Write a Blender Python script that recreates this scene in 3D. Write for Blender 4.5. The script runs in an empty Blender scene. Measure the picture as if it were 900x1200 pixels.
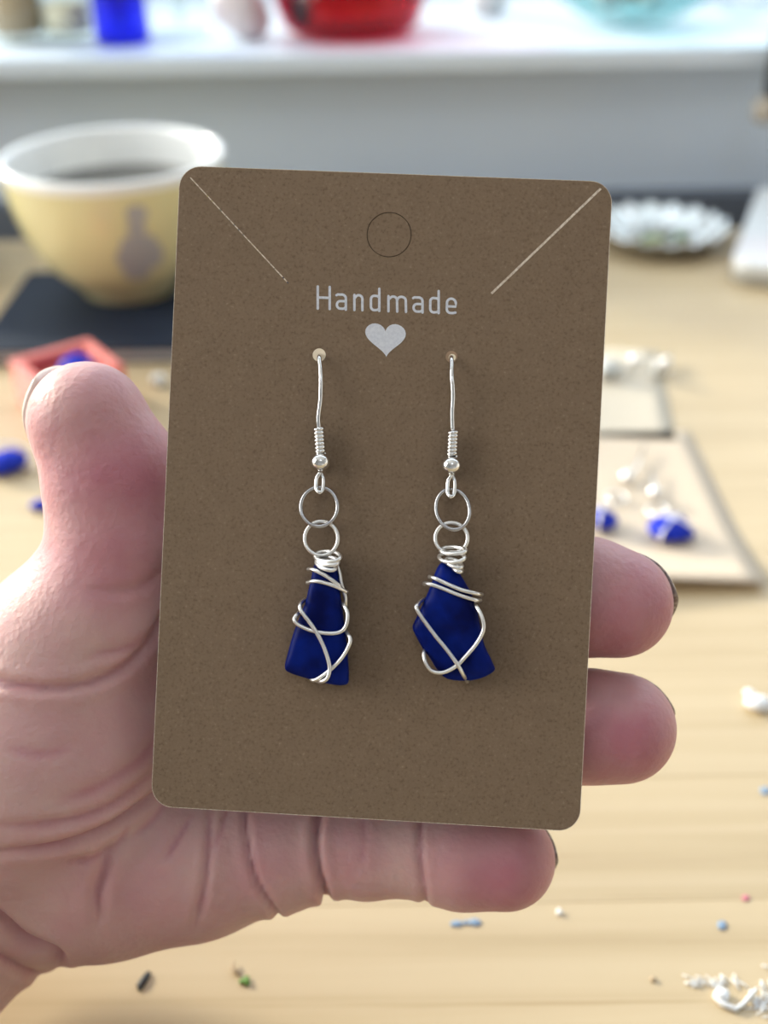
import bpy, bmesh, math, random
import numpy as np
from mathutils import Vector, Matrix
random.seed(7)
rng = np.random.default_rng(7)
scene = bpy.context.scene
COL = scene.collection

# ------------------------------------------------------------------ camera, world, lights, exposure
F = 1300.0                      # focal length in pixels of the 900x1200 frame
PITCH, ROLL = math.radians(32.9), math.radians(1.0)
TABLE_Z, CAM_H = 0.75, 0.180
CAM = Matrix.Translation((0, 0, TABLE_Z + CAM_H)) @ Matrix.Rotation(math.pi / 2 - PITCH, 4, 'X') @ Matrix.Rotation(-ROLL, 4, 'Z')
cd = bpy.data.cameras.new('camera')
cam = bpy.data.objects.new('camera', cd)
COL.objects.link(cam)
cam.matrix_world = CAM
cd.sensor_fit = 'VERTICAL'
cd.sensor_height = 36.0
cd.sensor_width = 27.0
cd.lens = F / 1200 * 36
cd.clip_start = 0.01
cd.clip_end = 50
cd.dof.use_dof = True
cd.dof.focus_distance = 0.1535
cd.dof.aperture_fstop = 11.5
cd.dof.aperture_blades = 0
scene.camera = cam

world = bpy.data.worlds.new('sky')
scene.world = world
world.use_nodes = True
bg = world.node_tree.nodes['Background']
bg.inputs[0].default_value = (0.80, 0.90, 1.0, 1)
bg.inputs[1].default_value = 1.5


def area(name, loc, target, sx, sy, power, color):
    l = bpy.data.lights.new(name, 'AREA')
    l.shape = 'RECTANGLE'
    l.size, l.size_y, l.energy, l.color = sx, sy, power, color
    o = bpy.data.objects.new(name, l)
    COL.objects.link(o)
    o.location = loc
    o.rotation_euler = (Vector(target) - Vector(loc)).to_track_quat('-Z', 'Y').to_euler()
    return o


area('daylight_back_window', (0.05, 0.785, 1.50), (0.05, -0.4, 1.05), 2.3, 1.25, 13, (0.80, 0.90, 1.0))
area('daylight_side_window', (-1.55, 0.05, 1.50), (0.0, 0.15, 0.80), 1.1, 1.2, 28, (1.0, 0.96, 0.88))
area('front_fill_light', (0.2, -0.9, 2.36), (0.1, 0.1, 0.8), 0.5, 0.5, 3.0, (0.72, 0.83, 1.0))  # added front fill, no such lamp in view
sl = bpy.data.lights.new('low_sun', 'SUN')
sl.energy, sl.angle, sl.color = 9.0, math.radians(9), (1.0, 0.92, 0.76)
sun = bpy.data.objects.new('low_sun', sl)
COL.objects.link(sun)
sun.location = (-1.0, 1.2, 1.5)
sun.rotation_euler = Vector((0.70, -0.50, -0.30)).to_track_quat('-Z', 'Y').to_euler()

scene.view_settings.view_transform = 'Standard'
scene.view_settings.look = 'None'
scene.view_settings.gamma = 1.0
scene.view_settings.use_curve_mapping = False
scene.view_settings.exposure = -0.22
scene.cycles.use_denoising = True
scene.cycles.max_bounces = 10
scene.cycles.transparent_max_bounces = 8
scene.cycles.caustics_refractive = False
scene.cycles.caustics_reflective = False
scene.cycles.sample_clamp_indirect = 6.0


# ------------------------------------------------------------------ helpers: points
def cpt(px, py, d):
    """camera-space point in mm for a pixel at depth d mm"""
    return np.array([(px - 450) * d / F, -(py - 600) * d / F, -d])


def to_world(p):
    """camera-space mm -> world metres"""
    return CAM @ Vector((p[0] / 1000, p[1] / 1000, p[2] / 1000))


def ray(px, py):
    o = CAM.translation
    v = (CAM.to_3x3() @ Vector(((px - 450) / F, -(py - 600) / F, -1))).normalized()
    return o, v


def on_z(px, py, z=TABLE_Z):
    o, v = ray(px, py)
    return o + v * ((z - o.z) / v.z)


def on_y(px, py, y):
    o, v = ray(px, py)
    return o + v * ((y - o.y) / v.y)


# ------------------------------------------------------------------ helpers: materials
def mat(name, color, rough=0.5, metal=0.0, trans=0.0, ior=1.45, sss=0.0, sss_radius=(1, .3, .2), sss_scale=0.003,
        coat=0.0, spec=0.5, alpha=1.0, sheen=0.0):
    m = bpy.data.materials.new(name)
    m.use_nodes = True
    b = m.node_tree.nodes['Principled BSDF']
    b.inputs['Base Color'].default_value = (*color, 1)
    b.inputs['Roughness'].default_value = rough
    b.inputs['Metallic'].default_value = metal
    b.inputs['Transmission Weight'].default_value = trans
    b.inputs['IOR'].default_value = ior
    b.inputs['Subsurface Weight'].default_value = sss
    b.inputs['Subsurface Radius'].default_value = sss_radius
    b.inputs['Subsurface Scale'].default_value = sss_scale
    b.inputs['Coat Weight'].default_value = coat
    b.inputs['Specular IOR Level'].default_value = spec
    b.inputs['Sheen Weight'].default_value = sheen
    return m


def N(m, kind, **kw):
    n = m.node_tree.nodes.new(kind)
    for k, v in kw.items():
        if k in n.inputs.keys():
            n.inputs[k].default_value = v
        else:
            setattr(n, k, v)
    return n


def L(m, a, b):
    m.node_tree.links.new(a, b)


def bsdf(m):
    return m.node_tree.nodes['Principled BSDF']


def ramp(m, fac, stops):
    r = N(m, 'ShaderNodeValToRGB')
    e = r.color_ramp.elements
    while len(e) < len(stops):
        e.new(0.5)
    for el, (p, c) in zip(e, stops):
        el.position = p
        el.color = (*c, 1)
    L(m, fac, r.inputs[0])
    return r.outputs[0]


def noise_color(m, scale, stops, detail=4, mapscale=(1, 1, 1), bump=0.0, bump_dist=0.0002):
    tc = N(m, 'ShaderNodeTexCoord')
    mp = N(m, 'ShaderNodeMapping')
    mp.inputs['Scale'].default_value = mapscale
    L(m, tc.outputs['Object'], mp.inputs[0])
    n = N(m, 'ShaderNodeTexNoise')
    n.inputs['Scale'].default_value = scale
    n.inputs['Detail'].default_value = detail
    L(m, mp.outputs[0], n.inputs['Vector'])
    L(m, ramp(m, n.outputs['Fac'], stops), bsdf(m).inputs['Base Color'])
    if bump:
        bp = N(m, 'ShaderNodeBump')
        bp.inputs['Strength'].default_value = bump
        bp.inputs['Distance'].default_value = bump_dist
        L(m, n.outputs['Fac'], bp.inputs['Height'])
        L(m, bp.outputs[0], bsdf(m).inputs['Normal'])
    return n


# ------------------------------------------------------------------ helpers: objects
def tag(o, label=None, cat=None, group=None, kind=None):
    if label: o['label'] = label
    if cat: o['category'] = cat
    if group: o['group'] = group
    if kind: o['kind'] = kind
    return o


def thing(name, label, cat, loc, group=None):
    o = bpy.data.objects.new(name, None)
    o.empty_display_size = 0.01
    COL.objects.link(o)
    o.location = loc
    return tag(o, label, cat, group)


def link(name, me, m, parent=None, smooth=True):
    o = bpy.data.objects.new(name, me)
    COL.objects.link(o)
    if m is not None:
        me.materials.append(m)
    if smooth:
        me.polygons.foreach_set('use_smooth', [True] * len(me.polygons))
    if parent is not None:
        o.parent = parent
    return o


def part(name, bm, m, parent=None, smooth=True, world=True, kind=None):
    """bm holds WORLD coordinates when world=True; stored relative to the parent chain's location"""
    off = Vector((0, 0, 0))
    p = parent
    while p is not None:
        off += Vector(p.location)
        p = p.parent
    me = bpy.data.meshes.new(name)
    if world and parent is not None:
        bmesh.ops.translate(bm, vec=-off, verts=bm.verts)
    bmesh.ops.recalc_face_normals(bm, faces=bm.faces)
    bm.to_mesh(me)
    bm.free()
    o = link(name, me, m, parent, smooth)
    if kind: o['kind'] = kind
    return o


def solo(name, bm, m, loc, label, cat, group=None, smooth=True):
    """a thing that is one mesh: bm in world coordinates, origin moved to loc"""
    bmesh.ops.translate(bm, vec=-Vector(loc), verts=bm.verts)
    o = part(name, bm, m, None, smooth)
    o.location = loc
    return tag(o, label, cat, group)


def catmull(pts, sub=6, closed=False):
    P = [np.array(p, float) for p in pts]
    n = len(P)
    out = []
    rngi = range(n if closed else n - 1)
    for i in rngi:
        p0 = P[(i - 1) % n] if closed or i > 0 else 2 * P[0] - P[1]
        p1, p2 = P[i], P[(i + 1) % n]
        p3 = P[(i + 2) % n] if closed or i + 2 < n else 2 * P[-1] - P[-2]
        for k in range(sub):
            t = k / sub
            out.append(0.5 * ((2 * p1) + (-p0 + p2) * t + (2 * p0 - 5 * p1 + 4 * p2 - p3) * t * t + (-p0 + 3 * p1 - 3 * p2 + p3) * t ** 3))
    if not closed:
        out.append(P[-1])
    return out


def tube(bm, pts, r, n=8, closed=False):
    """pts world points; round tube with rounded ends"""
    P = [Vector(p) for p in pts]
    m = len(P)
    rs = r if isinstance(r, (list, tuple)) else [r] * m
    rings = []
    prev = None
    for i in range(m):
        if closed:
            t = (P[(i + 1) % m] - P[i - 1]).normalized()
        else:
            t = (P[min(i + 1, m - 1)] - P[max(i - 1, 0)]).normalized()
        if prev is None:
            a = Vector((0, 0, 1)) if abs(t.z) < 0.9 else Vector((1, 0, 0))
            u = t.cross(a).normalized()
        else:
            u = (prev - t * prev.dot(t)).normalized()
        prev = u
        v = t.cross(u)
        rings.append([bm.verts.new(P[i] + (u * math.cos(2 * math.pi * k / n) + v * math.sin(2 * math.pi * k / n)) * rs[i]) for k in range(n)])
    for i in range(m if closed else m - 1):
        a, b = rings[i], rings[(i + 1) % m]
        for k in range(n):
            bm.faces.new((a[k], a[(k + 1) % n], b[(k + 1) % n], b[k]))
    if not closed:
        for rg, q, d in ((rings[0], P[0], (P[0] - P[1])), (rings[-1], P[-1], (P[-1] - P[-2]))):
            c = bm.verts.new(q + d.normalized() * rs[0] * 0.5)
            for k in range(n):
                bm.faces.new((rg[k], rg[(k + 1) % n], c))
    return bm


def box(bm, lo, hi, bev=0.0):
    lo, hi = Vector(lo), Vector(hi)
    r = bmesh.ops.create_cube(bm, size=1.0)
    vs = r['verts']
    for v in vs:
        v.co = Vector((lo[i] + (v.co[i] + 0.5) * (hi[i] - lo[i]) for i in range(3)))
    if bev:
        es = {e for v in vs for e in v.link_edges}
        bmesh.ops.bevel(bm, geom=list(es), offset=bev, segments=2, profile=0.5, affect='EDGES')
    return bm


def lathe(bm, prof, c, n=48, wob=None, a0=0.0, a1=2 * math.pi):
    """prof [(r, z)...] metres around vertical axis at c; wob(angle, r, z)->(r, z)"""
    full = abs(a1 - a0 - 2 * math.pi) < 1e-6
    cols = []
    cnt = n if full else n + 1
    for k in range(cnt):
        a = a0 + (a1 - a0) * k / n
        col = []
        for r, z in prof:
            if wob: r, z = wob(a, r, z)
            col.append(bm.verts.new((c[0] + r * math.cos(a), c[1] + r * math.sin(a), c[2] + z)))
        cols.append(col)
    for k in range(n):
        A, B = cols[k], cols[(k + 1) % cnt]
        for j in range(len(prof) - 1):
            bm.faces.new((A[j], B[j], B[j + 1], A[j + 1]))
    bmesh.ops.remove_doubles(bm, verts=bm.verts, dist=1e-7)
    return bm


def pebble(bm, c, sx, sy, sz, rot=0.0, jag=0.18, sub=2, seed=0):
    """small irregular lump resting on c"""
    r = random.Random(seed)
    g = bmesh.ops.create_icosphere(bm, subdivisions=sub, radius=1.0)
    dirs = [Vector((r.uniform(-1, 1), r.uniform(-1, 1), r.uniform(-1, 1))).normalized() for _ in range(6)]
    R = Matrix.Rotation(rot, 3, 'Z')
    for v in g['verts']:
        k = 1.0
        for d in dirs:
            k = min(k, (1 - jag * 1.3) / max(0.35, v.co.dot(d)) if v.co.dot(d) > 0.55 else k)
        co = v.co * k
        co = R @ Vector((co.x * sx, co.y * sy, max(co.z, -0.8) * sz))
        v.co = Vector(c) + co + Vector((0, 0, sz * 0.8))
    return bm


# ------------------------------------------------------------------ materials
M = {}
M['wall'] = mat('pale blue wall paint', (0.56, 0.62, 0.72), 0.75)
noise_color(M['wall'], 14, [(0.3, (0.70, 0.81, 0.95)), (0.7, (0.74, 0.84, 0.96))])
M['room_wall'] = mat('room wall paint', (0.74, 0.745, 0.75), 0.8)
noise_color(M['room_wall'], 6, [(0.3, (0.60, 0.605, 0.61)), (0.7, (0.62, 0.625, 0.63))])
M['ceiling'] = mat('ceiling paint', (0.82, 0.81, 0.79), 0.85)
noise_color(M['ceiling'], 6, [(0.3, (0.81, 0.80, 0.78)), (0.7, (0.83, 0.82, 0.80))])
M['floor'] = mat('floor boards', (0.35, 0.24, 0.15), 0.5)
noise_color(M['floor'], 5, [(0.3, (0.30, 0.20, 0.12)), (0.7, (0.40, 0.28, 0.18))], mapscale=(1, 12, 1))
M['sill'] = mat('white gloss sill paint', (0.80, 0.83, 0.86), 0.35)
noise_color(M['sill'], 9, [(0.3, (0.68, 0.78, 0.90)), (0.7, (0.71, 0.81, 0.92))])
M['gap_shade'] = mat('gap shade tone', (0.14, 0.165, 0.21), 0.6)  # dark tone stands in for the shade in the gap behind the table
M['frame'] = mat('white window frame', (0.8, 0.8, 0.8), 0.4)


def wood_material():
    m = mat('pale varnished pine', (0.6, 0.45, 0.27), 0.42, coat=0.12)
    bsdf(m).inputs['Coat Roughness'].default_value = 0.25
    tc = N(m, 'ShaderNodeTexCoord')
    oi = N(m, 'ShaderNodeObjectInfo')
    add = N(m, 'ShaderNodeVectorMath', operation='ADD')
    mul = N(m, 'ShaderNodeVectorMath', operation='SCALE')
    cmb = N(m, 'ShaderNodeCombineXYZ')
    L(m, oi.outputs['Random'], cmb.inputs[0])
    L(m, oi.outputs['Random'], cmb.inputs[1])
    L(m, cmb.outputs[0], mul.inputs[0])
    mul.inputs['Scale'].default_value = 7.0
    L(m, tc.outputs['Object'], add.inputs[0])
    L(m, mul.outputs[0], add.inputs[1])
    mp = N(m, 'ShaderNodeMapping')
    mp.inputs['Scale'].default_value = (2.2, 70, 30)
    L(m, add.outputs[0], mp.inputs[0])
    n1 = N(m, 'ShaderNodeTexNoise')
    n1.inputs['Scale'].default_value = 2.4
    n1.inputs['Detail'].default_value = 5
    n1.inputs['Distortion'].default_value = 0.6
    L(m, mp.outputs[0], n1.inputs['Vector'])
    c1 = ramp(m, n1.outputs['Fac'], [(0.25, (0.46, 0.35, 0.205)), (0.5, (0.53, 0.415, 0.255)), (0.78, (0.585, 0.47, 0.305))])
    # broad cloudy tone and a slight per-board tone
    n2 = N(m, 'ShaderNodeTexNoise')
    n2.inputs['Scale'].default_value = 9
    L(m, add.outputs[0], n2.inputs['Vector'])
    hsv = N(m, 'ShaderNodeHueSaturation')
    mr = N(m, 'ShaderNodeMapRange')
    mr.inputs['To Min'].default_value = 0.93
    mr.inputs['To Max'].default_value = 1.05
    L(m, oi.outputs['Random'], mr.inputs['Value'])
    L(m, mr.outputs[0], hsv.inputs['Value'])
    L(m, c1, hsv.inputs['Color'])
    mx = N(m, 'ShaderNodeMix', data_type='RGBA', blend_type='MULTIPLY')
    mx.inputs[0].default_value = 1.0
    L(m, hsv.outputs[0], mx.inputs[6])
    L(m, ramp(m, n2.outputs['Fac'], [(0.3, (0.94, 0.93, 0.91)), (0.7, (1, 1, 1))]), mx.inputs[7])
    # fine dark hairline grain
    n3 = N(m, 'ShaderNodeTexNoise')
    n3.inputs['Scale'].default_value = 3.1
    n3.inputs['Detail'].default_value = 3
    mp3 = N(m, 'ShaderNodeMapping')
    mp3.inputs['Scale'].default_value = (3.5, 160, 30)
    L(m, add.outputs[0], mp3.inputs[0])
    L(m, mp3.outputs[0], n3.inputs['Vector'])
    mx2 = N(m, 'ShaderNodeMix', data_type='RGBA', blend_type='MULTIPLY')
    mx2.inputs[0].default_value = 1.0
    L(m, mx.outputs[2], mx2.inputs[6])
    L(m, ramp(m, n3.outputs['Fac'], [(0.28, (0.82, 0.77, 0.70)), (0.36, (1, 1, 1))]), mx2.inputs[7])
    L(m, mx2.outputs[2], bsdf(m).inputs['Base Color'])
    return m


M['wood'] = wood_material()
M['wood_leg'] = mat('pine leg', (0.55, 0.4, 0.24), 0.5)


def kraft_material(name, dark, mid, light, rough=0.8):
    m = mat(name, mid, rough, spec=0.25)
    tc = N(m, 'ShaderNodeTexCoord')
    n = N(m, 'ShaderNodeTexNoise')
    n.inputs['Scale'].default_value = 2600
    n.inputs['Detail'].default_value = 3
    L(m, tc.outputs['Object'], n.inputs['Vector'])
    n2 = N(m, 'ShaderNodeTexNoise')
    n2.inputs['Scale'].default_value = 380
    n2.inputs['Detail'].default_value = 2
    L(m, tc.outputs['Object'], n2.inputs['Vector'])
    c1 = ramp(m, n.outputs['Fac'], [(0.30, dark), (0.48, mid), (0.62, mid), (0.80, light)])
    mx = N(m, 'ShaderNodeMix', data_type='RGBA', blend_type='MULTIPLY')
    mx.inputs[0].default_value = 1.0
    L(m, c1, mx.inputs[6])
    L(m, ramp(m, n2.outputs['Fac'], [(0.3, (0.94, 0.94, 0.94)), (0.7, (1, 1, 1))]), mx.inputs[7])
    L(m, mx.outputs[2], bsdf(m).inputs['Base Color'])
    bp = N(m, 'ShaderNodeBump')
    bp.inputs['Strength'].default_value = 0.35
    bp.inputs['Distance'].default_value = 0.00006
    L(m, n.outputs['Fac'], bp.inputs['Height'])
    L(m, bp.outputs[0], bsdf(m).inputs['Normal'])
    return m


M['kraft'] = kraft_material('brown kraft card', (0.155, 0.107, 0.069), (0.205, 0.144, 0.096), (0.285, 0.212, 0.150))
M['kraft_glare'] = kraft_material('kraft card paled by glare', (0.60, 0.50, 0.38), (0.66, 0.55, 0.43), (0.70, 0.59, 0.47), 0.5)  # same kraft, with the glare on the table painted in as paleness
M['kraft_white'] = kraft_material('cream card on table', (0.60, 0.53, 0.42), (0.64, 0.57, 0.46), (0.68, 0.61, 0.50), 0.5)
M['raw_edge'] = mat('torn paper fibre', (0.62, 0.53, 0.43), 0.9)
noise_color(M['raw_edge'], 4000, [(0.35, (0.45, 0.36, 0.28)), (0.6, (0.72, 0.64, 0.54))])
M['groove'] = mat('die cut groove', (0.09, 0.065, 0.045), 0.9)
M['ink'] = mat('white print ink', (0.62, 0.64, 0.70), 0.6)
noise_color(M['ink'], 2500, [(0.35, (0.56, 0.58, 0.65)), (0.65, (0.66, 0.68, 0.74))])


def wire_mat(name, c, rough):
    m = mat(name, c, rough, metal=1.0)
    noise_color(m, 900, [(0.3, tuple(x * 0.9 for x in c)), (0.7, c)])
    return m


M['silver'] = wire_mat('bright silver plate', (0.88, 0.87, 0.86), 0.16)
M['steel'] = wire_mat('grey steel ring', (0.55, 0.54, 0.55), 0.24)
M['wrap'] = wire_mat('soft silver wire', (0.95, 0.93, 0.90), 0.34)
M['hole_lit'] = mat('lit paper edge of hole', (0.90, 0.78, 0.60), 0.8)  # pale tone stands in for light showing in the pierced hole


def sea_glass(name, deep, lit, rough=0.42):
    m = mat(name, deep, rough, ior=1.4, spec=0.13)
    noise_color(m, 170, [(0.35, deep), (0.75, lit)], detail=3, bump=0.12, bump_dist=0.0004)
    return m


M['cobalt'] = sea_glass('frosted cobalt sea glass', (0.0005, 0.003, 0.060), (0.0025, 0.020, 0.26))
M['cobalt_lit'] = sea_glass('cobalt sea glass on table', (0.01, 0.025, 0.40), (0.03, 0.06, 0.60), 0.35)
def thin_glass(name, tint, rough=0.05):
    m = bpy.data.materials.new(name)
    m.use_nodes = True
    nt = m.node_tree
    nt.nodes.remove(nt.nodes['Principled BSDF'])
    out = nt.nodes['Material Output']
    tr = N(m, 'ShaderNodeBsdfTransparent')
    tr.inputs[0].default_value = (*tint, 1)
    gl = N(m, 'ShaderNodeBsdfGlossy')
    gl.inputs['Roughness'].default_value = rough
    fr_ = N(m, 'ShaderNodeFresnel')
    geo = N(m, 'ShaderNodeNewGeometry')
    ior = N(m, 'ShaderNodeMapRange')        # 1.45 from outside, 1/1.45 from inside: a thin pane has no total reflection
    ior.inputs['To Min'].default_value = 1.45
    ior.inputs['To Max'].default_value = 1 / 1.45
    L(m, geo.outputs['Backfacing'], ior.inputs['Value'])
    L(m, ior.outputs[0], fr_.inputs['IOR'])
    mx = N(m, 'ShaderNodeMixShader')
    L(m, fr_.outputs[0], mx.inputs[0])
    L(m, tr.outputs[0], mx.inputs[1])
    L(m, gl.outputs[0], mx.inputs[2])
    L(m, mx.outputs[0], out.inputs['Surface'])
    return m


M['clear'] = thin_glass('clear glass', (0.93, 0.96, 0.95))
M['pane'] = thin_glass('window glass', (0.97, 0.98, 0.98), 0.0)
M['clear_frost'] = mat('frosted clear glass', (0.86, 0.90, 0.90), 0.35, trans=0.3)
M['blue_glass'] = thin_glass('cobalt bottle glass', (0.05, 0.09, 0.80))
M['red_glass'] = thin_glass('red glass', (0.74, 0.09, 0.22))
M['teal_glass'] = thin_glass('teal glass', (0.72, 0.87, 0.87))
M['navy_glass'] = mat('dark navy glass', (0.004, 0.006, 0.05), 0.12, coat=0.3)
M['yellow'] = mat('yellow glaze', (0.80, 0.70, 0.42), 0.22, coat=0.4)
noise_color(M['yellow'], 30, [(0.3, (0.74, 0.69, 0.385)), (0.7, (0.77, 0.72, 0.42))])
M['white_glaze'] = mat('white glaze', (0.86, 0.88, 0.88), 0.15, coat=0.4)
M['tea'] = mat('milky dark drink', (0.10, 0.095, 0.085), 0.06)
M['emblem'] = mat('grey blue transfer print', (0.42, 0.42, 0.45), 0.3)
M['navy_cover'] = mat('dark navy cover', (0.018, 0.026, 0.045), 0.6, spec=0.2)
noise_color(M['navy_cover'], 300, [(0.3, (0.016, 0.023, 0.040)), (0.7, (0.022, 0.031, 0.052))])
M['pages'] = mat('grey page edges', (0.42, 0.43, 0.45), 0.8)
M['red_plastic'] = mat('red tray plastic', (0.70, 0.2, 0.18), 0.4)
noise_color(M['red_plastic'], 40, [(0.3, (0.66, 0.17, 0.15)), (0.7, (0.74, 0.23, 0.20))])
M['white_plastic'] = mat('white plastic', (0.80, 0.84, 0.86), 0.3)
M['grey_plastic'] = mat('grey plastic side', (0.40, 0.39, 0.35), 0.5)
M['foil'] = mat('crinkled silver foil', (0.86, 0.88, 0.87), 0.22, metal=0.85)
noise_color(M['foil'], 90, [(0.3, (0.70, 0.74, 0.72)), (0.7, (0.92, 0.93, 0.92))], bump=0.8, bump_dist=0.004)
M['green_scrap'] = mat('green scraps', (0.30, 0.40, 0.14), 0.5)
M['leaf'] = mat('green leaf', (0.12, 0.26, 0.04), 0.5)
M['black'] = mat('black chip', (0.01, 0.01, 0.012), 0.5)
M['tan'] = mat('tan pebbles', (0.45, 0.34, 0.22), 0.7)
M['pearl'] = mat('pale shell', (0.78, 0.70, 0.70), 0.3)
M['blue_paint'] = mat('dried blue paint', (0.22, 0.32, 0.46), 0.6)
M['white_scrap'] = mat('white shavings', (0.84, 0.86, 0.88), 0.35)
M['pink_speck'] = mat('pink paint speck', (0.60, 0.18, 0.25), 0.6)
M['cord'] = mat('dark cord', (0.03, 0.03, 0.03), 0.7)
M['beige'] = mat('beige wooden pull', (0.45, 0.40, 0.33), 0.6)
M['nail'] = mat('taupe nail polish', (0.16, 0.10, 0.095), 0.22, coat=0.6)
noise_color(M['nail'], 1600, [(0.35, (0.10, 0.05, 0.05)), (0.7, (0.30, 0.24, 0.22))])
M['nail_glare'] = mat('nail with painted glare', (0.72, 0.58, 0.52), 0.2, coat=0.5)  # pale colour stands in for sun glare on the polished thumb nail


def skin_material():
    m = mat('skin', (0.6, 0.4, 0.35), 0.46, sss=0.35, sss_radius=(1.0, 0.32, 0.2), sss_scale=0.0035, spec=0.4)
    b = bsdf(m)
    at = N(m, 'ShaderNodeAttribute', attribute_name='flush')
    tc = N(m, 'ShaderNodeTexCoord')
    n = N(m, 'ShaderNodeTexNoise')
    n.inputs['Scale'].default_value = 110
    n.inputs['Detail'].default_value = 4
    L(m, tc.outputs['Object'], n.inputs['Vector'])
    ad = N(m, 'ShaderNodeMath', operation='MULTIPLY_ADD')
    L(m, n.outputs['Fac'], ad.inputs[0])
    ad.inputs[1].default_value = 0.7
    L(m, at.outputs['Fac'], ad.inputs[2])
    L(m, ramp(m, ad.outputs[0], [(0.15, (0.58, 0.39, 0.355)), (0.55, (0.53, 0.295, 0.30)), (1.0, (0.43, 0.165, 0.205))]), b.inputs['Base Color'])
    # fine skin ridges
    n4 = N(m, 'ShaderNodeTexNoise')
    n4.inputs['Scale'].default_value = 800
    n4.inputs['Detail'].default_value = 5
    L(m, tc.outputs['Object'], n4.inputs['Vector'])
    b2 = N(m, 'ShaderNodeBump')
    b2.inputs['Strength'].default_value = 0.40
    b2.inputs['Distance'].default_value = 0.0004
    vo = N(m, 'ShaderNodeTexVoronoi')
    vo.inputs['Scale'].default_value = 1100
    L(m, tc.outputs['Object'], vo.inputs['Vector'])
    b1 = N(m, 'ShaderNodeBump')
    b1.inputs['Strength'].default_value = 0.22
    b1.inputs['Distance'].default_value = 0.0002
    L(m, vo.outputs['Distance'], b1.inputs['Height'])
    L(m, b1.outputs[0], b2.inputs['Normal'])
    L(m, n4.outputs['Fac'], b2.inputs['Height'])
    L(m, b2.outputs[0], b.inputs['Normal'])
    return m


M['skin'] = skin_material()

# ------------------------------------------------------------------ room
X0, X1, Y0, Y1, ZC = -1.6, 1.8, -2.3, 0.60, 2.45
SILL_Z = on_y(450, 62, 0.575).z          # top of the sill
SILL_B = on_y(450, 86, 0.575).z


def struct(name, bm, m, smooth=False):
    return tag(part(name, bm, m, None, smooth), kind='structure')


struct('floor', box(bmesh.new(), (X0 - .2, Y0 - .1, -0.05), (X1 + .1, 0.9, 0)), M['floor'])
struct('ceiling', box(bmesh.new(), (X0 - .2, Y0 - .1, ZC), (X1 + .1, 0.9, ZC + .05)), M['ceiling'])
bm = bmesh.new()                        # window wall: below, above, both sides of the opening
box(bm, (X0 - .2, Y1, 0), (X1 + .1, 0.86, SILL_B - 0.0005))
box(bm, (X0 - .2, Y1, 2.2), (X1 + .1, 0.86, ZC))
box(bm, (X0 - .2, Y1, SILL_B - 0.0005), (-1.25, 0.86, 2.2))
box(bm, (1.35, Y1, SILL_B - 0.0005), (X1 + .1, 0.86, 2.2))
struct('wall_back', bm, M['wall'])
bm = bmesh.new()                        # side wall with its own window
box(bm, (X0 - .2, Y0, 0), (X0, Y1, 0.85))
box(bm, (X0 - .2, Y0, 2.15), (X0, Y1, ZC))
box(bm, (X0 - .2, Y0, 0.85), (X0, -0.55, 2.15))
box(bm, (X0 - .2, 0.58, 0.85), (X0, Y1, 2.15))
struct('wall_left', bm, M['room_wall'])
struct('wall_right', box(bmesh.new(), (X1, Y0, 0), (X1 + .1, Y1, ZC)), M['room_wall'])
struct('wall_front', box(bmesh.new(), (X0 - .2, Y0 - .1, 0), (X1 + .1, Y0, ZC)), M['room_wall'])
bm = bmesh.new()
box(bm, (-1.28, 0.575, SILL_B), (1.38, 0.80, SILL_Z), 0.0015)
struct('trim_1', bm, M['sill'])
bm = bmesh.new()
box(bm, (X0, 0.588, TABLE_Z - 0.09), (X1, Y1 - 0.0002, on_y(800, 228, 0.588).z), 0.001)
struct('gap_shade_strip', bm, M['gap_shade'])  # strip coloured as the shadowed gap between table and wall


def window(name, axis, lo, hi, at):
    fr = tag(part(name, bmesh.new(), None, None, False), kind='structure')
    t = 0.045
    (u0, z0), (u1, z1) = lo, hi
    um = (u0 + u1) / 2
    bm = bmesh.new()
    for a, b in (((u0, z0), (u1, z0 + t)), ((u0, z1 - t), (u1, z1)), ((u0, z0 + t), (u0 + t, z1 - t)), ((u1 - t, z0 + t), (u1, z1 - t)),
                 ((um - t / 2, z0 + t), (um + t / 2, z1 - t))):
        if axis == 'x': box(bm, (a[0], at, a[1]), (b[0], at + .04, b[1]), 0.003)
        else: box(bm, (at - .04, a[0], a[1]), (at, b[0], b[1]), 0.003)
    part('window_frame', bm, M['frame'], fr, False)
    for p, q in ((u0 + t, um - t / 2), (um + t / 2, u1 - t)):
        bm = bmesh.new()
        if axis == 'x': box(bm, (p, at + .018, z0 + t), (q, at + .022, z1 - t))
        else: box(bm, (at - .022, p, z0 + t), (at - .018, q, z1 - t))
        part('pane', bm, M['pane'], fr, False)


window('window_1', 'x', (-1.25, SILL_Z), (1.35, 2.2), 0.80)
window('window_2', 'y', (-0.55, 0.85), (0.58, 2.15), X0 - 0.06)

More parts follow.
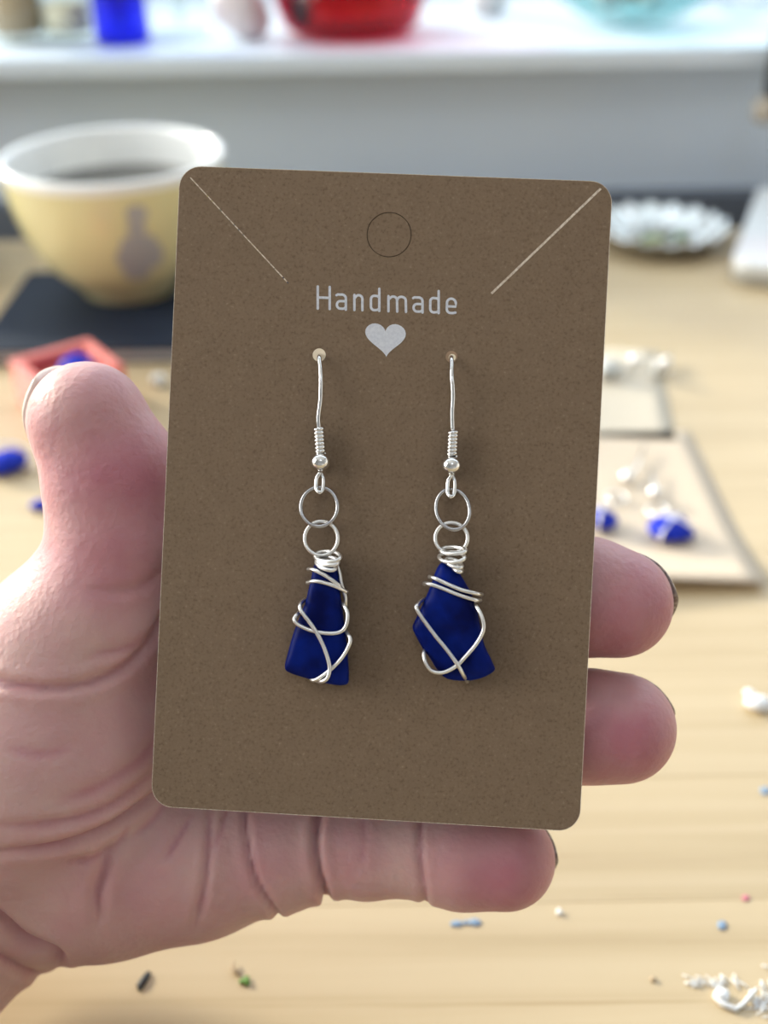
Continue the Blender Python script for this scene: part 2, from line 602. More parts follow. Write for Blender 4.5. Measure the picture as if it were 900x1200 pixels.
# ------------------------------------------------------------------ table
tb = thing('table', 'pale pine work table of edge-glued boards, marked with craft scraps', 'table', (0.1, 0.16, 0))
edges = [-0.27, -0.232, -0.196, -0.158, -0.122, -0.084, -0.046, -0.010, 0.028, 0.064, 0.101, 0.1385, 0.1705, 0.206, 0.243, 0.281, 0.317,
         0.352, 0.388, 0.425, 0.461, 0.497, 0.5275]
for a, b in zip(edges[:-1], edges[1:]):
    bm = bmesh.new()
    box(bm, (-0.75, a + 0.00001, TABLE_Z - 0.025), (0.95, b - 0.00001, TABLE_Z), 0.0001)
    part('board', bm, M['wood'], tb, False)
for lx in (-0.68, 0.88):
    for ly in (-0.21, 0.48):
        part('leg', box(bmesh.new(), (lx - .03, ly - .03, 0), (lx + .03, ly + .03, TABLE_Z - 0.025), 0.004), M['wood_leg'], tb, False)
part('apron', box(bmesh.new(), (-0.65, -0.225, TABLE_Z - 0.10), (0.85, -0.20, TABLE_Z - 0.025), 0.002), M['wood_leg'], tb, False)
part('apron', box(bmesh.new(), (-0.65, 0.495, TABLE_Z - 0.10), (0.85, 0.515, TABLE_Z - 0.025), 0.002), M['wood_leg'], tb, False)

lamp = thing('fill_lamp', 'added square white ceiling fixture, unseen, for the front fill light', 'lamp', (0.2, -0.9, ZC))  # unseen fixture added to house the front fill
part('fill_lamp_body', box(bmesh.new(), (-0.07, -1.17, ZC - 0.06), (0.47, -0.63, ZC), 0.01), M['white_plastic'], lamp, False)

#@@CARD
# ------------------------------------------------------------------ the earring card in the hand
corner_px = {'tl': (206, 194, 154.5), 'tr': (713, 213, 152.2), 'bl': (182, 945, 155.8), 'br': (684, 975, 153.5)}
Q = {k: cpt(*v) for k, v in corner_px.items()}
CO = sum(Q.values()) / 4
ex = (Q['tr'] - Q['tl'] + Q['br'] - Q['bl']) / 2
CW = np.linalg.norm(ex)
ex /= CW
ey = (Q['tl'] - Q['bl'] + Q['tr'] - Q['br']) / 2
CH = np.linalg.norm(ey)
ey -= ex * ey.dot(ex)
ey /= np.linalg.norm(ey)
ez = np.cross(ex, ey)                     # towards the camera
CT = 0.45                                 # card thickness mm


def on_card(px, py, h=0.0):
    """world point on the plane h mm in front of the card's face"""
    v = np.array([(px - 450) / F, -(py - 600) / F, -1.0])
    t = (CO + ez * h).dot(ez) / v.dot(ez)
    return to_world(v * t)


def card_uv(px, py):
    v = np.array([(px - 450) / F, -(py - 600) / F, -1.0])
    p = v * (CO.dot(ez) / v.dot(ez)) - CO
    return p.dot(ex), p.dot(ey)


def card_world(u, v, h):
    return to_world(CO + ex * u + ey * v + ez * h)


def rounded_rect(w, h, r, n=10):
    out = []
    for cx, cy, a in ((w / 2 - r, h / 2 - r, 0), (-w / 2 + r, h / 2 - r, 90), (-w / 2 + r, -h / 2 + r, 180), (w / 2 - r, -h / 2 + r, 270)):
        for k in range(n + 1):
            t = math.radians(a + 90 * k / n)
            out.append((cx + r * math.cos(t), cy + r * math.sin(t)))
    return out


def circle(c, r, n=24):
    return [(c[0] + r * math.cos(2 * math.pi * k / n), c[1] + r * math.sin(2 * math.pi * k / n)) for k in range(n)]


def slot(a, b, w):
    a, b = np.array(a), np.array(b)
    d = (b - a) / np.linalg.norm(b - a)
    n = np.array([-d[1], d[0]]) * w / 2
    return [tuple(a + n), tuple(a - n), tuple(b - n), tuple(b + n)]


def sheet(loops, thick):
    """filled 2D outline with holes -> bmesh in mm, z from -thick to 0"""
    cu = bpy.data.curves.new('outline', 'CURVE')
    cu.dimensions = '2D'
    cu.fill_mode = 'BOTH'
    cu.extrude = thick / 2
    for lp in loops:
        s = cu.splines.new('POLY')
        s.points.add(len(lp) - 1)
        for p, q in zip(s.points, lp):
            p.co = (q[0], q[1], 0, 1)
        s.use_cyclic_u = True
    ob = bpy.data.objects.new('outline', cu)
    COL.objects.link(ob)
    dg = bpy.context.evaluated_depsgraph_get()
    me = bpy.data.meshes.new_from_object(ob.evaluated_get(dg))
    bpy.data.objects.remove(ob)
    bpy.data.curves.remove(cu)
    b = bmesh.new()
    b.from_mesh(me)
    bpy.data.meshes.remove(me)
    bmesh.ops.remove_doubles(b, verts=b.verts, dist=1e-5)
    for v in b.verts:
        v.co.z -= thick / 2
    return b


def to_card(b, h=0.0):
    for v in b.verts:
        v.co = card_world(v.co.x, v.co.y, v.co.z + h)
    return b


card = thing('earring_card', 'brown kraft earring card held up in the hand, printed with a word and a heart', 'card', card_world(0, -CH / 2, -CT))
hole_l, hole_r = card_uv(374, 416), card_uv(529, 418)
sl_a, sl_b = card_uv(223, 208), card_uv(338, 332)
sr_a, sr_b = card_uv(704, 221), card_uv(576, 344)
tab_c = card_uv(456, 275)
body = sheet([rounded_rect(CW, CH, 3.0), circle(hole_l, 0.92), circle(hole_r, 0.82), slot(sl_a, sl_b, 0.16), slot(sr_a, sr_b, 0.30),
              circle(tab_c, 3.12, 48)], CT)
part('card_body', to_card(body), M['kraft'], card, False)
part('hang_tab', to_card(sheet([circle(tab_c, 3.00, 48)], CT), -0.03), M['kraft'], card, False)
bm = bmesh.new()
for w, r0, r1 in ((0, 3.00, 3.12),):
    ring = sheet([circle(tab_c, 3.125, 48), circle(tab_c, 2.995, 48)], 0.2)
part('die_cut_groove', to_card(ring, -0.15), M['groove'], card, False)
bm = bmesh.new()
g = sheet([slot(np.array(sr_a), np.array(sr_b), 0.31)], 0.3)
part('slit', to_card(g, 0.03), M['raw_edge'], card, False)['label'] = 'wide pale slit at the upper corner'
bm = sheet([slot(np.array(sl_a) + (np.array(sl_b) - np.array(sl_a)) * k / 22, np.array(sl_a) + (np.array(sl_b) - np.array(sl_a)) * (k + rng.uniform(.55, .92)) / 22,
                 0.15) for k in range(22)], 0.3)
part('slit', to_card(bm, 0.0), M['raw_edge'], card, False)['label'] = 'thin perforated slit'
# raw rim fibres, kept pale to paint the highlight along the cut edge
rim_o = rounded_rect(CW + 0.03, CH + 0.03, 3.015)
rim_i = rounded_rect(CW - 0.10, CH - 0.10, 2.95)
part('cut_edge_highlight', to_card(sheet([rim_o, rim_i], CT), 0.012), M['raw_edge'], card, False)


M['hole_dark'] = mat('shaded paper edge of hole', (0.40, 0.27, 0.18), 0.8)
part('hole_rim', to_card(sheet([circle(hole_l, 0.95), circle((hole_l[0], hole_l[1] - 0.35), 0.36)], 0.15), -0.02), M['hole_lit'], card, False)['label'] = 'paper edge of the pierced hole, light put into its colour'
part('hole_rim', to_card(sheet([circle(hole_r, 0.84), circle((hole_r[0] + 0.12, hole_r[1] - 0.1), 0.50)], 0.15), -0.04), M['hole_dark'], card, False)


# printed word: strokes in text units (x right, y up from the baseline), unit = 1/4.2857 px
def arc(cx, cy, rx, ry, a0, a1, n=10):
    return [(cx + rx * math.cos(math.radians(a0 + (a1 - a0) * k / n)), cy + ry * math.sin(math.radians(a0 + (a1 - a0) * k / n))) for k in range(n + 1)]


XH, CAPH = 77, 111


def g_a(w=56):
    return [[(3, XH - 6), (10, XH - 2)] + arc(w - 26, XH - 20, 20, 18, 100, 0) + [(w - 6, 0)],
            [(w - 6, 42), (24, 42)] + arc(22, 23, 17, 19, 90, 270) + [(30, 4)] + arc(w - 24, 18, 18, 14, 270, 350)]


def g_n(w=50):
    return [[(5, 0), (5, XH - 1)], [(5, XH - 20)] + arc(w / 2 + 2, XH - 20, w / 2 - 7, 18, 150, 0) + [(w - 5, 0)]]


def g_d(w=52):
    return [[(w - 5, 0), (w - 5, CAPH)], [(w - 5, XH - 10), (w - 14, XH - 3), (w / 2, XH - 2)] + arc(22, XH - 20, 17, 18, 90, 180) + arc(22, 20, 17, 17, 180, 270) +
            [(w / 2, 3), (w - 14, 5), (w - 5, 13)]]


def g_m(w=98):
    h = w / 2
    return [[(5, 0), (5, XH - 1)], [(5, XH - 18)] + arc(h / 2 + 5, XH - 20, h / 2 - 6, 18, 150, 0) + [(h, 0)],
            [(h, XH - 20)] + arc(h * 1.5 - 3, XH - 20, h / 2 - 3, 18, 150, 0) + [(w - 5, 0)]]


def g_e(w=56):
    return [[(5, 36), (w - 6, 36), (w - 6, XH - 24)] + arc(w / 2, XH - 24, w / 2 - 6, 22, 0, 180) + [(5, 24)] + arc(24, 22, 19, 19, 180, 270) +
            [(w - 20, 3), (w - 8, 6)]]


g_H = [[(5, 0), (5, CAPH)], [(65, 0), (65, CAPH)], [(5, 56), (65, 56)]]
word = [(g_H, 91), (g_a(), 187), (g_n(), 275), (g_d(), 358), (g_m(), 446), (g_a(), 572), (g_d(), 656), (g_e(), 739)]


def text_uv(x, y):
    sl = math.radians(2.15)
    cx, cy = x * 1.0, 157 + (x - 91) * math.tan(sl) - y
    return card_uv(350 + cx / 4.2857, 325 + cy / 4.2857)


def ribbon(bm, pts, w, h):
    P = [np.array(p) for p in pts]
    n = len(P)
    rows = []
    for i in range(n):
        t = P[min(i + 1, n - 1)] - P[max(i - 1, 0)]
        t = t / (np.linalg.norm(t) + 1e-9)
        nn = np.array([-t[1], t[0]]) * w / 2
        rows.append((bm.verts.new((*(P[i] + nn), h)), bm.verts.new((*(P[i] - nn), h))))
    for a, b in zip(rows[:-1], rows[1:]):
        bm.faces.new((a[0], a[1], b[1], b[0]))
    for p in (P[0], P[-1]):
        vs = [bm.verts.new((p[0] + w / 2 * math.cos(2 * math.pi * k / 10), p[1] + w / 2 * math.sin(2 * math.pi * k / 10), h)) for k in range(10)]
        bm.faces.new(vs)


wordpart = thing('printed_word', None, None, (0, 0, 0))
wordpart.parent = card
for strokes, x0 in word:
    bm = bmesh.new()
    for k, st in enumerate(strokes):
        ribbon(bm, [text_uv(x0 + p[0], p[1]) for p in st], 0.345, 0.02 + 0.002 * k)
    part('letter', to_card(bm), M['ink'], wordpart, False)
# heart
hp = []
for k in range(48):
    t = 2 * math.pi * k / 48
    hx = 16 * math.sin(t) ** 3
    hy = 13 * math.cos(t) - 5 * math.cos(2 * t) - 2 * math.cos(3 * t) - math.cos(4 * t)
    hp.append(card_uv(452 + hx * 23.8 / 16 - (hy - 0) * 0.045, 399 - (hy + 2.5) * 19.8 / 14.6 + hx * 0.06))
bm = sheet([hp], 0.03)
part('printed_heart', to_card(bm, 0.045), M['ink'], card, False)


# ------------------------------------------------------------------ the two earrings hanging on the card
def stone(outline, h0, thick, m, parent, name='sea_glass', bulge=0.5):
    """rounded slab over a pixel outline, from h0 to h0+thick mm in front of the card"""
    pts = catmull([(*p, 0) for p in outline], 3, True)
    uv = [np.array(card_uv(p[0], p[1])) for p in pts]
    c = sum(uv) / len(uv)
    bm = bmesh.new()
    prof = [(0.80, 0.0), (0.93, 0.10), (0.99, 0.30), (1.0, 0.55), (0.975, 0.78), (0.90, 0.92), (0.72, 0.99), (0.4, 1.03)]
    rings = []
    for s, hh in prof:
        rg = []
        for p in uv:
            q = c + (p - c) * s
            rg.append(bm.verts.new(card_world(q[0], q[1], h0 + thick * hh + 0.12 * math.sin(q[0] * 2.1 + q[1] * 1.3) * hh)))
        rings.append(rg)
    n = len(uv)
    for a, b in zip(rings[:-1], rings[1:]):
        for k in range(n):
            bm.faces.new((a[k], a[(k + 1) % n], b[(k + 1) % n], b[k]))
    for rg, hh in ((rings[0], 0), (rings[-1], 1.04)):
        cv = bm.verts.new(card_world(c[0], c[1], h0 + thick * hh))
        for k in range(n):
            bm.faces.new((rg[k], rg[(k + 1) % n], cv))
    return part(name, bm, m, parent)


def wpath(pts):
    """pixel path with heights (px, py, h) -> world points"""
    return [on_card(*p) for p in catmull(pts, 6)]


def ring(bm, cx, cy, rx, ry, h, wr, tilt=0.0, rot=0.0, n=40):
    pts = []
    for k in range(n):
        a = 2 * math.pi * k / n
        x, y = rx * math.cos(a), ry * math.sin(a)
        xr, yr = x * math.cos(rot) - y * math.sin(rot), x * math.sin(rot) + y * math.cos(rot)
        pts.append(on_card(cx + xr, cy + yr, h + tilt * math.sin(a + 0.6)))
    tube(bm, pts, wr, 10, True)


def earring(label, d):
    base = on_card(*d['base'])
    e = thing('earring', label, 'earring', base, 'pair of blue glass earrings on the held card')
    # ear wire: from behind the card through the hole, over and down in front
    hx, hy = d['hole']
    pts = [(hx - 2, hy + 52, -2.6), (hx - 2, hy + 30, -2.9), (hx - 1, hy + 8, -2.0), (hx, hy + 1, -0.6), (hx, hy + 2, 0.5), (hx + .5, hy + 8, 1.1)] + d['wire']
    bm = bmesh.new()
    tube(bm, wpath(pts), 0.00032, 10)
    # loop at the foot of the ear wire
    lx, ly0, ly1 = d['loop']
    pts = [(lx, ly0 - 2, 1.5), (lx - 4, ly0 + 5, 1.6), (lx - 4.5, ly1 - 6, 1.9), (lx - 1, ly1 - 1, 2.3), (lx + 3, ly1 - 4, 1.9), (lx + 4, ly0 + 6, 1.3), (lx + 1, ly0 - 2, 1.2)]
    tube(bm, wpath(pts), 0.00030, 10)
    part('ear_wire', bm, M['silver'], e)
    (ax, ay), (bx_, by_) = d['coil']
    bm = bmesh.new()
    pts = []
    turns = 7
    for k in range(turns * 14 + 1):
        t = k / (turns * 14)
        a = 2 * math.pi * turns * t
        pts.append(on_card(ax + (bx_ - ax) * t + 5.2 * math.cos(a), ay + (by_ - ay) * t, 1.45 + 0.62 * math.sin(a)))
    tube(bm, pts, 0.00027, 8)
    part('coil', bm, M['silver'], e)
    bx, by, br = d['bead']
    bm = bmesh.new()
    c = on_card(bx, by, 1.5)
    bmesh.ops.create_uvsphere(bm, u_segments=28, v_segments=18, radius=br)
    for v in bm.verts:
        v.co.z *= 0.92
        v.co = Vector(c) + CAM.to_3x3() @ Vector((v.co.x, v.co.z, v.co.y))
    part('bead', bm, M['silver'], e)
    for (cx, cy, rx, ry, h, tilt, rot), m in zip(d['rings'], (M['steel'], M['wrap'])):
        bm = bmesh.new()
        ring(bm, cx, cy, rx, ry, h, 0.00028, tilt, rot)
        o = part('jump_ring', bm, m, e)
        o['label'] = 'darker steel upper ring' if m is M['steel'] else 'pale silver lower loop'
    stone(d['stone'], 0.25, d['thick'], d['mat'], e)
    bm = bmesh.new()
    for cx, cy, rx, ry, h, tilt, rot in d['neck']:
        ring(bm, cx, cy, rx, ry, h, 0.00029, tilt, rot, 30)
    o = part('neck_wrap', bm, M['wrap'], e)
    for p in d['wraps']:
        bm = bmesh.new()
        tube(bm, wpath(p), 0.00028, 10)
        part('wire_wrap', bm, M['wrap'], e)
    return e


def fr(pts, h, hend=1.0, ends=(True, True)):
    """front wire on a stone at height h, dipping towards the card at its ends"""
    n = len(pts)
    out = []
    for i, p in enumerate(pts):
        k = h
        if i == 0 and ends[0] or i == n - 1 and ends[1]: k = hend
        elif i == 1 and ends[0] or i == n - 2 and ends[1]: k = hend + (h - hend) * 0.75
        out.append((*p, k))
    return out


T = 3.1
H = T + 0.55
earring('wire-wrapped cobalt glass earring hanging below the H of the printed word', dict(
    base=(372, 796, 0.2), hole=(374, 416), mat=M['cobalt'], thick=T,
    wire=[(376, 440, 1.9), (375.5, 468, 2.0), (373, 490, 1.7), (374, 503, 1.5)],
    coil=((373.5, 502), (375.5, 532)), bead=(375.5, 541.5, 0.00142), loop=(375, 556, 578),
    rings=[(374, 594, 21.5, 23, 1.6, 0.35, 0.1), (376.5, 631, 19.5, 20, 1.7, 0.3, 0.0)],
    stone=[(371, 659), (384, 656), (396, 665), (400.5, 699), (406, 738), (409, 770), (410, 794), (405, 800), (388, 799), (363, 793), (340, 785), (336, 779), (338, 768),
           (346.5, 738), (359, 706), (366, 678)],
    neck=[(384, 652, 15, 6.0, 2.4, 1.5, 0.05), (383.5, 657, 13, 5, 2.7, 1.3, 0.15), (382, 662, 12, 5, 2.9, 1.2, 0.35)],
    wraps=[fr([(361, 667), (368, 668), (382, 675), (397, 686), (400, 690)], H - 0.1, 2.0),
           fr([(360, 683), (368, 681), (380, 683), (395, 688), (407, 694)], H, 2.2),
           fr([(394, 660), (398, 672), (400, 684), (405, 700), (405, 712)], 2.3, 1.6),
           fr([(397, 705), (404, 711), (407.5, 722), (404, 736), (393, 742), (371, 740.5), (353, 734), (345, 727), (348, 720), (354, 717)], H, 1.4),
           fr([(357, 703), (352, 708), (353, 716), (367, 735), (379, 757), (386, 780), (384, 794), (376, 799), (370, 797)], H + 0.45, 1.4),
           fr([(404, 738), (408, 744), (410.5, 752), (402, 769), (387, 785), (369, 797), (362, 792)], H, 1.6)]))
earring('wire-wrapped cobalt glass earring hanging below the final letters of the printed word', dict(
    base=(545, 793, 0.2), hole=(529, 418), mat=M['cobalt'], thick=T,
    wire=[(529.5, 440, 1.9), (531, 462, 2.0), (530, 484, 1.7), (530.5, 505, 1.5)],
    coil=((531, 506), (529.5, 535)), bead=(529, 545.5, 0.00142), loop=(529, 559, 583),
    rings=[(530.5, 597, 19.5, 24, 1.6, 0.8, -0.25), (529, 630.5, 19, 18, 1.8, 0.3, 0.0)],
    stone=[(518, 658), (531, 662), (542, 677), (551, 693), (557, 708), (563, 735), (567, 754), (577, 775), (578, 784), (563, 792), (546, 795), (524, 793), (512, 782),
           (504, 769), (495, 757), (488, 744), (483.5, 733), (488, 722), (497, 703), (504.5, 685), (511, 667)],
    neck=[(531, 645, 15, 4.0, 2.2, 1.2, 0.0), (529.5, 653, 15, 6.0, 2.5, 1.4, 0.0), (532, 660, 10, 4, 2.9, 1.0, 0.4), (536, 666, 6, 3, 2.9, 1.0, 0.6)],
    wraps=[fr([(503, 676), (509, 677.5), (520, 682.5), (540, 691), (558, 695.5), (565, 697)], H, 2.2),
           fr([(497, 684), (503, 684.5), (516, 688.5), (537, 697), (556, 703), (563, 703.5)], H + 0.05, 2.2),
           fr([(497, 702), (490, 708), (489, 715), (507, 741), (524, 762), (536, 778.5), (543, 791), (548, 799)], H + 0.45, 1.4),
           fr([(553, 705), (559, 712), (565, 724), (566.5, 738), (558.5, 754), (545, 770), (534, 781), (519, 788), (506, 786), (498.5, 776), (496.5, 765), (500, 760)], H, 1.5)]))

#@@HAND
# ------------------------------------------------------------------ the hand
def build_hand():
    prims = {'palm': [], 'thumb': [], 'index': [], 'middle': [], 'ring': [], 'pinky': []}

    def chain(g, pts):
        for a, b in zip(pts[:-1], pts[1:]):
            prims[g].append((cpt(*a[:3]), cpt(*b[:3]), a[3], b[3]))

    # pixel x, pixel y, depth mm, radius mm
    chain('thumb', [(103, 494, 164, 8.25), (128, 575, 165, 9.1), (137, 645, 166, 10.0), (120, 710, 167, 11.4), (86, 768, 168, 12.8)])
    chain('thumb', [(103, 494, 164, 8.25), (145, 556, 165, 8.3), (148, 625, 166, 9.0)])
    chain('palm', [(70, 770, 169, 13.5), (40, 880, 172, 19.5), (-40, 980, 180, 22)])
    chain('palm', [(110, 860, 172, 15), (60, 930, 174, 16)])
    chain('palm', [(130, 760, 172, 10), (330, 690, 180, 9)])
    chain('palm', [(-60, 1010, 186, 20), (310, 660, 183, 10.5)])
    chain('palm', [(-60, 1020, 186, 20), (330, 750, 184, 11)])
    chain('palm', [(-40, 1020, 186, 19), (320, 860, 182, 11)])
    chain('palm', [(210, 860, 184, 15), (240, 940, 182, 13)])
    chain('palm', [(-40, 1003, 186, 17.5), (128, 998, 177, 15.6), (235, 999, 175, 12.3), (305, 996, 173, 9.0)])
    chain('palm', [(-40, 1010, 186, 20), (-118, 1058, 178, 21.5), (-292, 1290, 156, 25), (-415, 1480, 138, 27)])
    chain('palm', [(-60, 990, 186, 20), (-190, 1040, 180, 21)])
    chain('index', [(310, 660, 183, 10), (470, 605, 175, 9.2), (560, 590, 168, 8.8), (608, 585, 163.5, 8.4)])
    chain('middle', [(330, 750, 184, 10.4), (500, 730, 175, 9.3), (620, 712, 167, 8.7), (688, 699, 163.2, 8.55), (724, 707, 162.6, 8.0)])
    chain('ring', [(320, 860, 182, 10.2), (490, 860, 175, 9.2), (610, 856, 167, 8.4), (690, 851, 163.4, 8.15), (727, 853, 162.9, 8.1)])
    chain('pinky', [(300, 992, 174, 8.6), (340, 998, 172, 8.3), (385, 991, 171, 7.2), (430, 996, 170, 7.2), (485, 996, 168.5, 6.8), (540, 1004, 167, 7.6), (592, 1007, 166, 7.5)])

    vox = 0.65
    lo = np.array([-112.0, -120.0, -215.0])
    hi = np.array([50.0, 28.0, -108.0])
    dims = np.ceil((hi - lo) / vox).astype(int)
    ax = [lo[i] + vox * np.arange(dims[i]) for i in range(3)]

    def smin(a, b, k):
        h = np.clip(0.5 + 0.5 * (b - a) / k, 0, 1)
        return b + (a - b) * h - k * h * (1 - h)

    BIG = 12.0

    def field(items, k):
        S = np.full(dims, BIG, np.float32)
        for a, b, ra, rb in items:
            pl = np.minimum(a - ra, b - rb) - BIG
            ph = np.maximum(a + ra, b + rb) + BIG
            i0 = np.clip(np.floor((pl - lo) / vox).astype(int), 0, dims)
            i1 = np.clip(np.ceil((ph - lo) / vox).astype(int), 0, dims)
            if (i1 <= i0).any(): continue
            X = ax[0][i0[0]:i1[0], None, None].astype(np.float32)
            Y = ax[1][None, i0[1]:i1[1], None].astype(np.float32)
            Z = ax[2][None, None, i0[2]:i1[2]].astype(np.float32)
            d = b - a
            dd = d.dot(d)
            t = ((X - a[0]) * d[0] + (Y - a[1]) * d[1] + (Z - a[2]) * d[2]) / dd
            t = np.clip(t, 0, 1)
            dist = np.sqrt((X - a[0] - d[0] * t) ** 2 + (Y - a[1] - d[1] * t) ** 2 + (Z - a[2] - d[2] * t) ** 2) - (ra + (rb - ra) * t)
            sl = tuple(slice(i0[j], i1[j]) for j in range(3))
            S[sl] = smin(S[sl], np.minimum(dist, BIG).astype(np.float32), k)
        return S

    palm = field(prims['palm'], 5.0)
    tot = smin(palm, field(prims['thumb'], 2.5), 6.0)
    for g in ('index', 'middle', 'ring', 'pinky'):
        fd = field(prims[g], 1.6)
        tot = np.minimum(tot, smin(palm, fd, 4.0))
    # flatten against the back of the card so that the fingers press on it
    S = tot
    # --- surface nets
    sg = S < 0
    c = [sg[i:dims[0] - 1 + i, j:dims[1] - 1 + j, k:dims[2] - 1 + k] for i in (0, 1) for j in (0, 1) for k in (0, 1)]
    cnt = sum(x.astype(np.int8) for x in c)
    act = (cnt > 0) & (cnt < 8)
    idx = -np.ones(act.shape, np.int64)
    cells = np.argwhere(act)
    idx[act] = np.arange(len(cells))
    acc = np.zeros((len(cells), 3))
    num = np.zeros(len(cells))
    corners = [(i, j, k) for i in (0, 1) for j in (0, 1) for k in (0, 1)]
    cv = [S[cells[:, 0] + q[0], cells[:, 1] + q[1], cells[:, 2] + q[2]].astype(float) for q in corners]
    for p in range(8):
        for q in range(p + 1, 8):
            if sum(abs(corners[p][t] - corners[q][t]) for t in range(3)) != 1: continue
            a, b = cv[p], cv[q]
            m = (a < 0) != (b < 0)
            t = np.where(m, a / np.where(m, a - b, 1), 0)
            pos = np.array(corners[p])[None] + t[:, None] * (np.array(corners[q]) - np.array(corners[p]))[None]
            acc[m] += pos[m]
            num[m] += 1
    V = lo + vox * (cells + acc / num[:, None])
    faces = []
    for d in range(3):
        s0 = [slice(None)] * 3
        s1 = [slice(None)] * 3
        s0[d] = slice(0, -1)
        s1[d] = slice(1, None)
        A, B = sg[tuple(s0)], sg[tuple(s1)]
        e = np.argwhere(A != B)
        u, v = [(1, 2), (2, 0), (0, 1)][d]
        ok = (e[:, u] > 0) & (e[:, v] > 0) & (e[:, u] < dims[u] - 1) & (e[:, v] < dims[v] - 1)
        e = e[ok]
        fl = A[e[:, 0], e[:, 1], e[:, 2]]
        q = []
        for du, dv in ((-1, -1), (0, -1), (0, 0), (-1, 0)):
            w = e.copy()
            w[:, u] += du
            w[:, v] += dv
            q.append(idx[w[:, 0], w[:, 1], w[:, 2]])
        f = np.stack(q, 1)
        f[~fl] = f[~fl][:, ::-1]
        faces.append(f)
    Fc = np.concatenate(faces)
    Fc = Fc[(Fc >= 0).all(1)]
    # --- smoothing
    E = np.concatenate([Fc[:, [0, 1]], Fc[:, [1, 2]], Fc[:, [2, 3]], Fc[:, [3, 0]]])
    E = np.concatenate([E, E[:, ::-1]])
    deg = np.bincount(E[:, 0], minlength=len(V))[:, None]

    def lap(X):
        return np.stack([np.bincount(E[:, 0], X[E[:, 1], i], len(V)) for i in range(X.shape[1])], 1) / np.maximum(deg, 1)

    for _ in range(4):
        V = V + 0.5 * (lap(V) - V)

    def normals(V):
        n = np.cross(V[Fc[:, 2]] - V[Fc[:, 0]], V[Fc[:, 3]] - V[Fc[:, 1]])
        out = np.zeros_like(V)
        for k in range(4):
            for i in range(3):
                out[:, i] += np.bincount(Fc[:, k], n[:, i], len(V))
        return out / (np.linalg.norm(out, axis=1, keepdims=True) + 1e-9)

    nr = normals(V)
    px = np.stack([450 - V[:, 0] * F / V[:, 2], 600 + V[:, 1] * F / V[:, 2]], 1)
    front = nr[:, 2] > -0.25

    def crease(pts, depth, width, swell=0.35, taper=True):
        nonlocal disp
        P = np.array([p[:2] for p in catmull([(*p, 0) for p in pts], 6)])
        best = np.full(len(V), 1e9)
        bt = np.zeros(len(V))
        for i in range(len(P) - 1):
            a, d = P[i], P[i + 1] - P[i]
            t = np.clip(((px - a) @ d) / (d @ d), 0, 1)
            ds = np.linalg.norm(px - a - t[:, None] * d, axis=1)
            m = ds < best
            best[m] = ds[m]
            bt[m] = (i + t[m]) / (len(P) - 1)
        w = np.ones_like(bt)
        if taper: w = np.clip(np.minimum(bt, 1 - bt) / 0.25, 0, 1) ** 0.7
        g = np.exp(-(best / width) ** 2)
        s = np.exp(-((best - 2.6 * width) / (1.7 * width)) ** 2)
        disp += np.where(front, (-depth * g + depth * swell * s) * w, 0)
        red[:] = np.maximum(red, np.where(front, 0.38 * g * w, 0))

    disp = np.zeros(len(V))
    red = np.zeros(len(V))
    # folds of the palm, the thumb root, the little finger and the wrist
    crease([(-30, 795), (40, 806), (95, 803), (140, 785), (172, 757), (192, 722)], 0.9, 5, 0.3, False)
    crease([(-20, 968), (50, 966), (110, 952), (150, 930), (200, 888)], 0.55, 4.5, 0.3)
    crease([(-20, 1000), (60, 992), (115, 974), (155, 950), (200, 914)], 1.0, 4.5, 0.4)
    crease([(60, 940), (110, 925), (165, 890), (195, 850)], 0.28, 7, 0.4)
    crease([(286, 940), (290, 985), (300, 1030), (326, 1074)], 0.8, 3.6, 0.3, False)
    crease([(374, 940), (370, 985), (373, 1020), (384, 1058)], 1.5, 4.2, 0.3, False)
    crease([(493, 955), (492, 1000), (499, 1060)], 0.55, 3.5, 0.3, False)
    crease([(424, 950), (427, 985), (420, 1025)], 0.2, 4, 0.3)
    crease([(244, 935), (245, 985), (239, 1040), (226, 1095)], 0.55, 4, 0.4)
    crease([(228, 950), (208, 985), (192, 1012)], 0.4, 4, 0.3)
    crease([(268, 935), (262, 965), (250, 1000)], 0.35, 3.5, 0.3)
    crease([(130, 985), (122, 1020), (114, 1050), (118, 1085)], 0.75, 6, 0.5)
    crease([(150, 960), (142, 985), (110, 1005), (70, 1012)], 0.45, 5, 0.4)
    crease([(200, 930), (180, 960), (150, 985)], 0.3, 5, 0.3)
    crease([(-40, 1045), (0, 1076), (28, 1100), (60, 1114), (70, 1122)], 1.7, 6, 0.25, False)
    crease([(-40, 1105), (0, 1122), (30, 1138), (52, 1142)], 0.8, 5, 0.4)
    crease([(5, 876), (50, 884), (92, 874)], 0.18, 7, 0.4)
    crease([(100, 690), (140, 694), (175, 682), (192, 660)], 0.35, 5, 0.4)
    crease([(100, 768), (140, 762), (175, 745)], 0.3, 5, 0.4)
    V = V + nr * disp[:, None]
    V = V + 0.25 * (lap(V) - V)
    # skin flush: finger tips, the heel of the palm
    flush = np.zeros(len(V))
    for q, rad, k in (((735, 720), 80, .60), ((735, 870), 85, .60), ((600, 1025), 80, .60), ((125, 560), 110, .55), ((130, 640), 90, .50), ((410, 1000), 45, .25),
                      ((310, 1000), 60, .25), ((160, 1060), 90, .16), ((190, 780), 60, .3), ((120, 850), 90, .15)):
        flush = np.maximum(flush, k * np.exp(-(((px - np.array(q)) / rad) ** 2).sum(1)))
    flush = np.maximum(flush, red)
    # press the pads flat against the back of the card
    hc = (V - CO) @ ez
    uu, vv = (V - CO) @ ex, (V - CO) @ ey
    inside = (np.abs(uu) < CW / 2 - 0.05) & (np.abs(vv) < CH / 2 - 0.05) & (hc > -CT - 0.06)
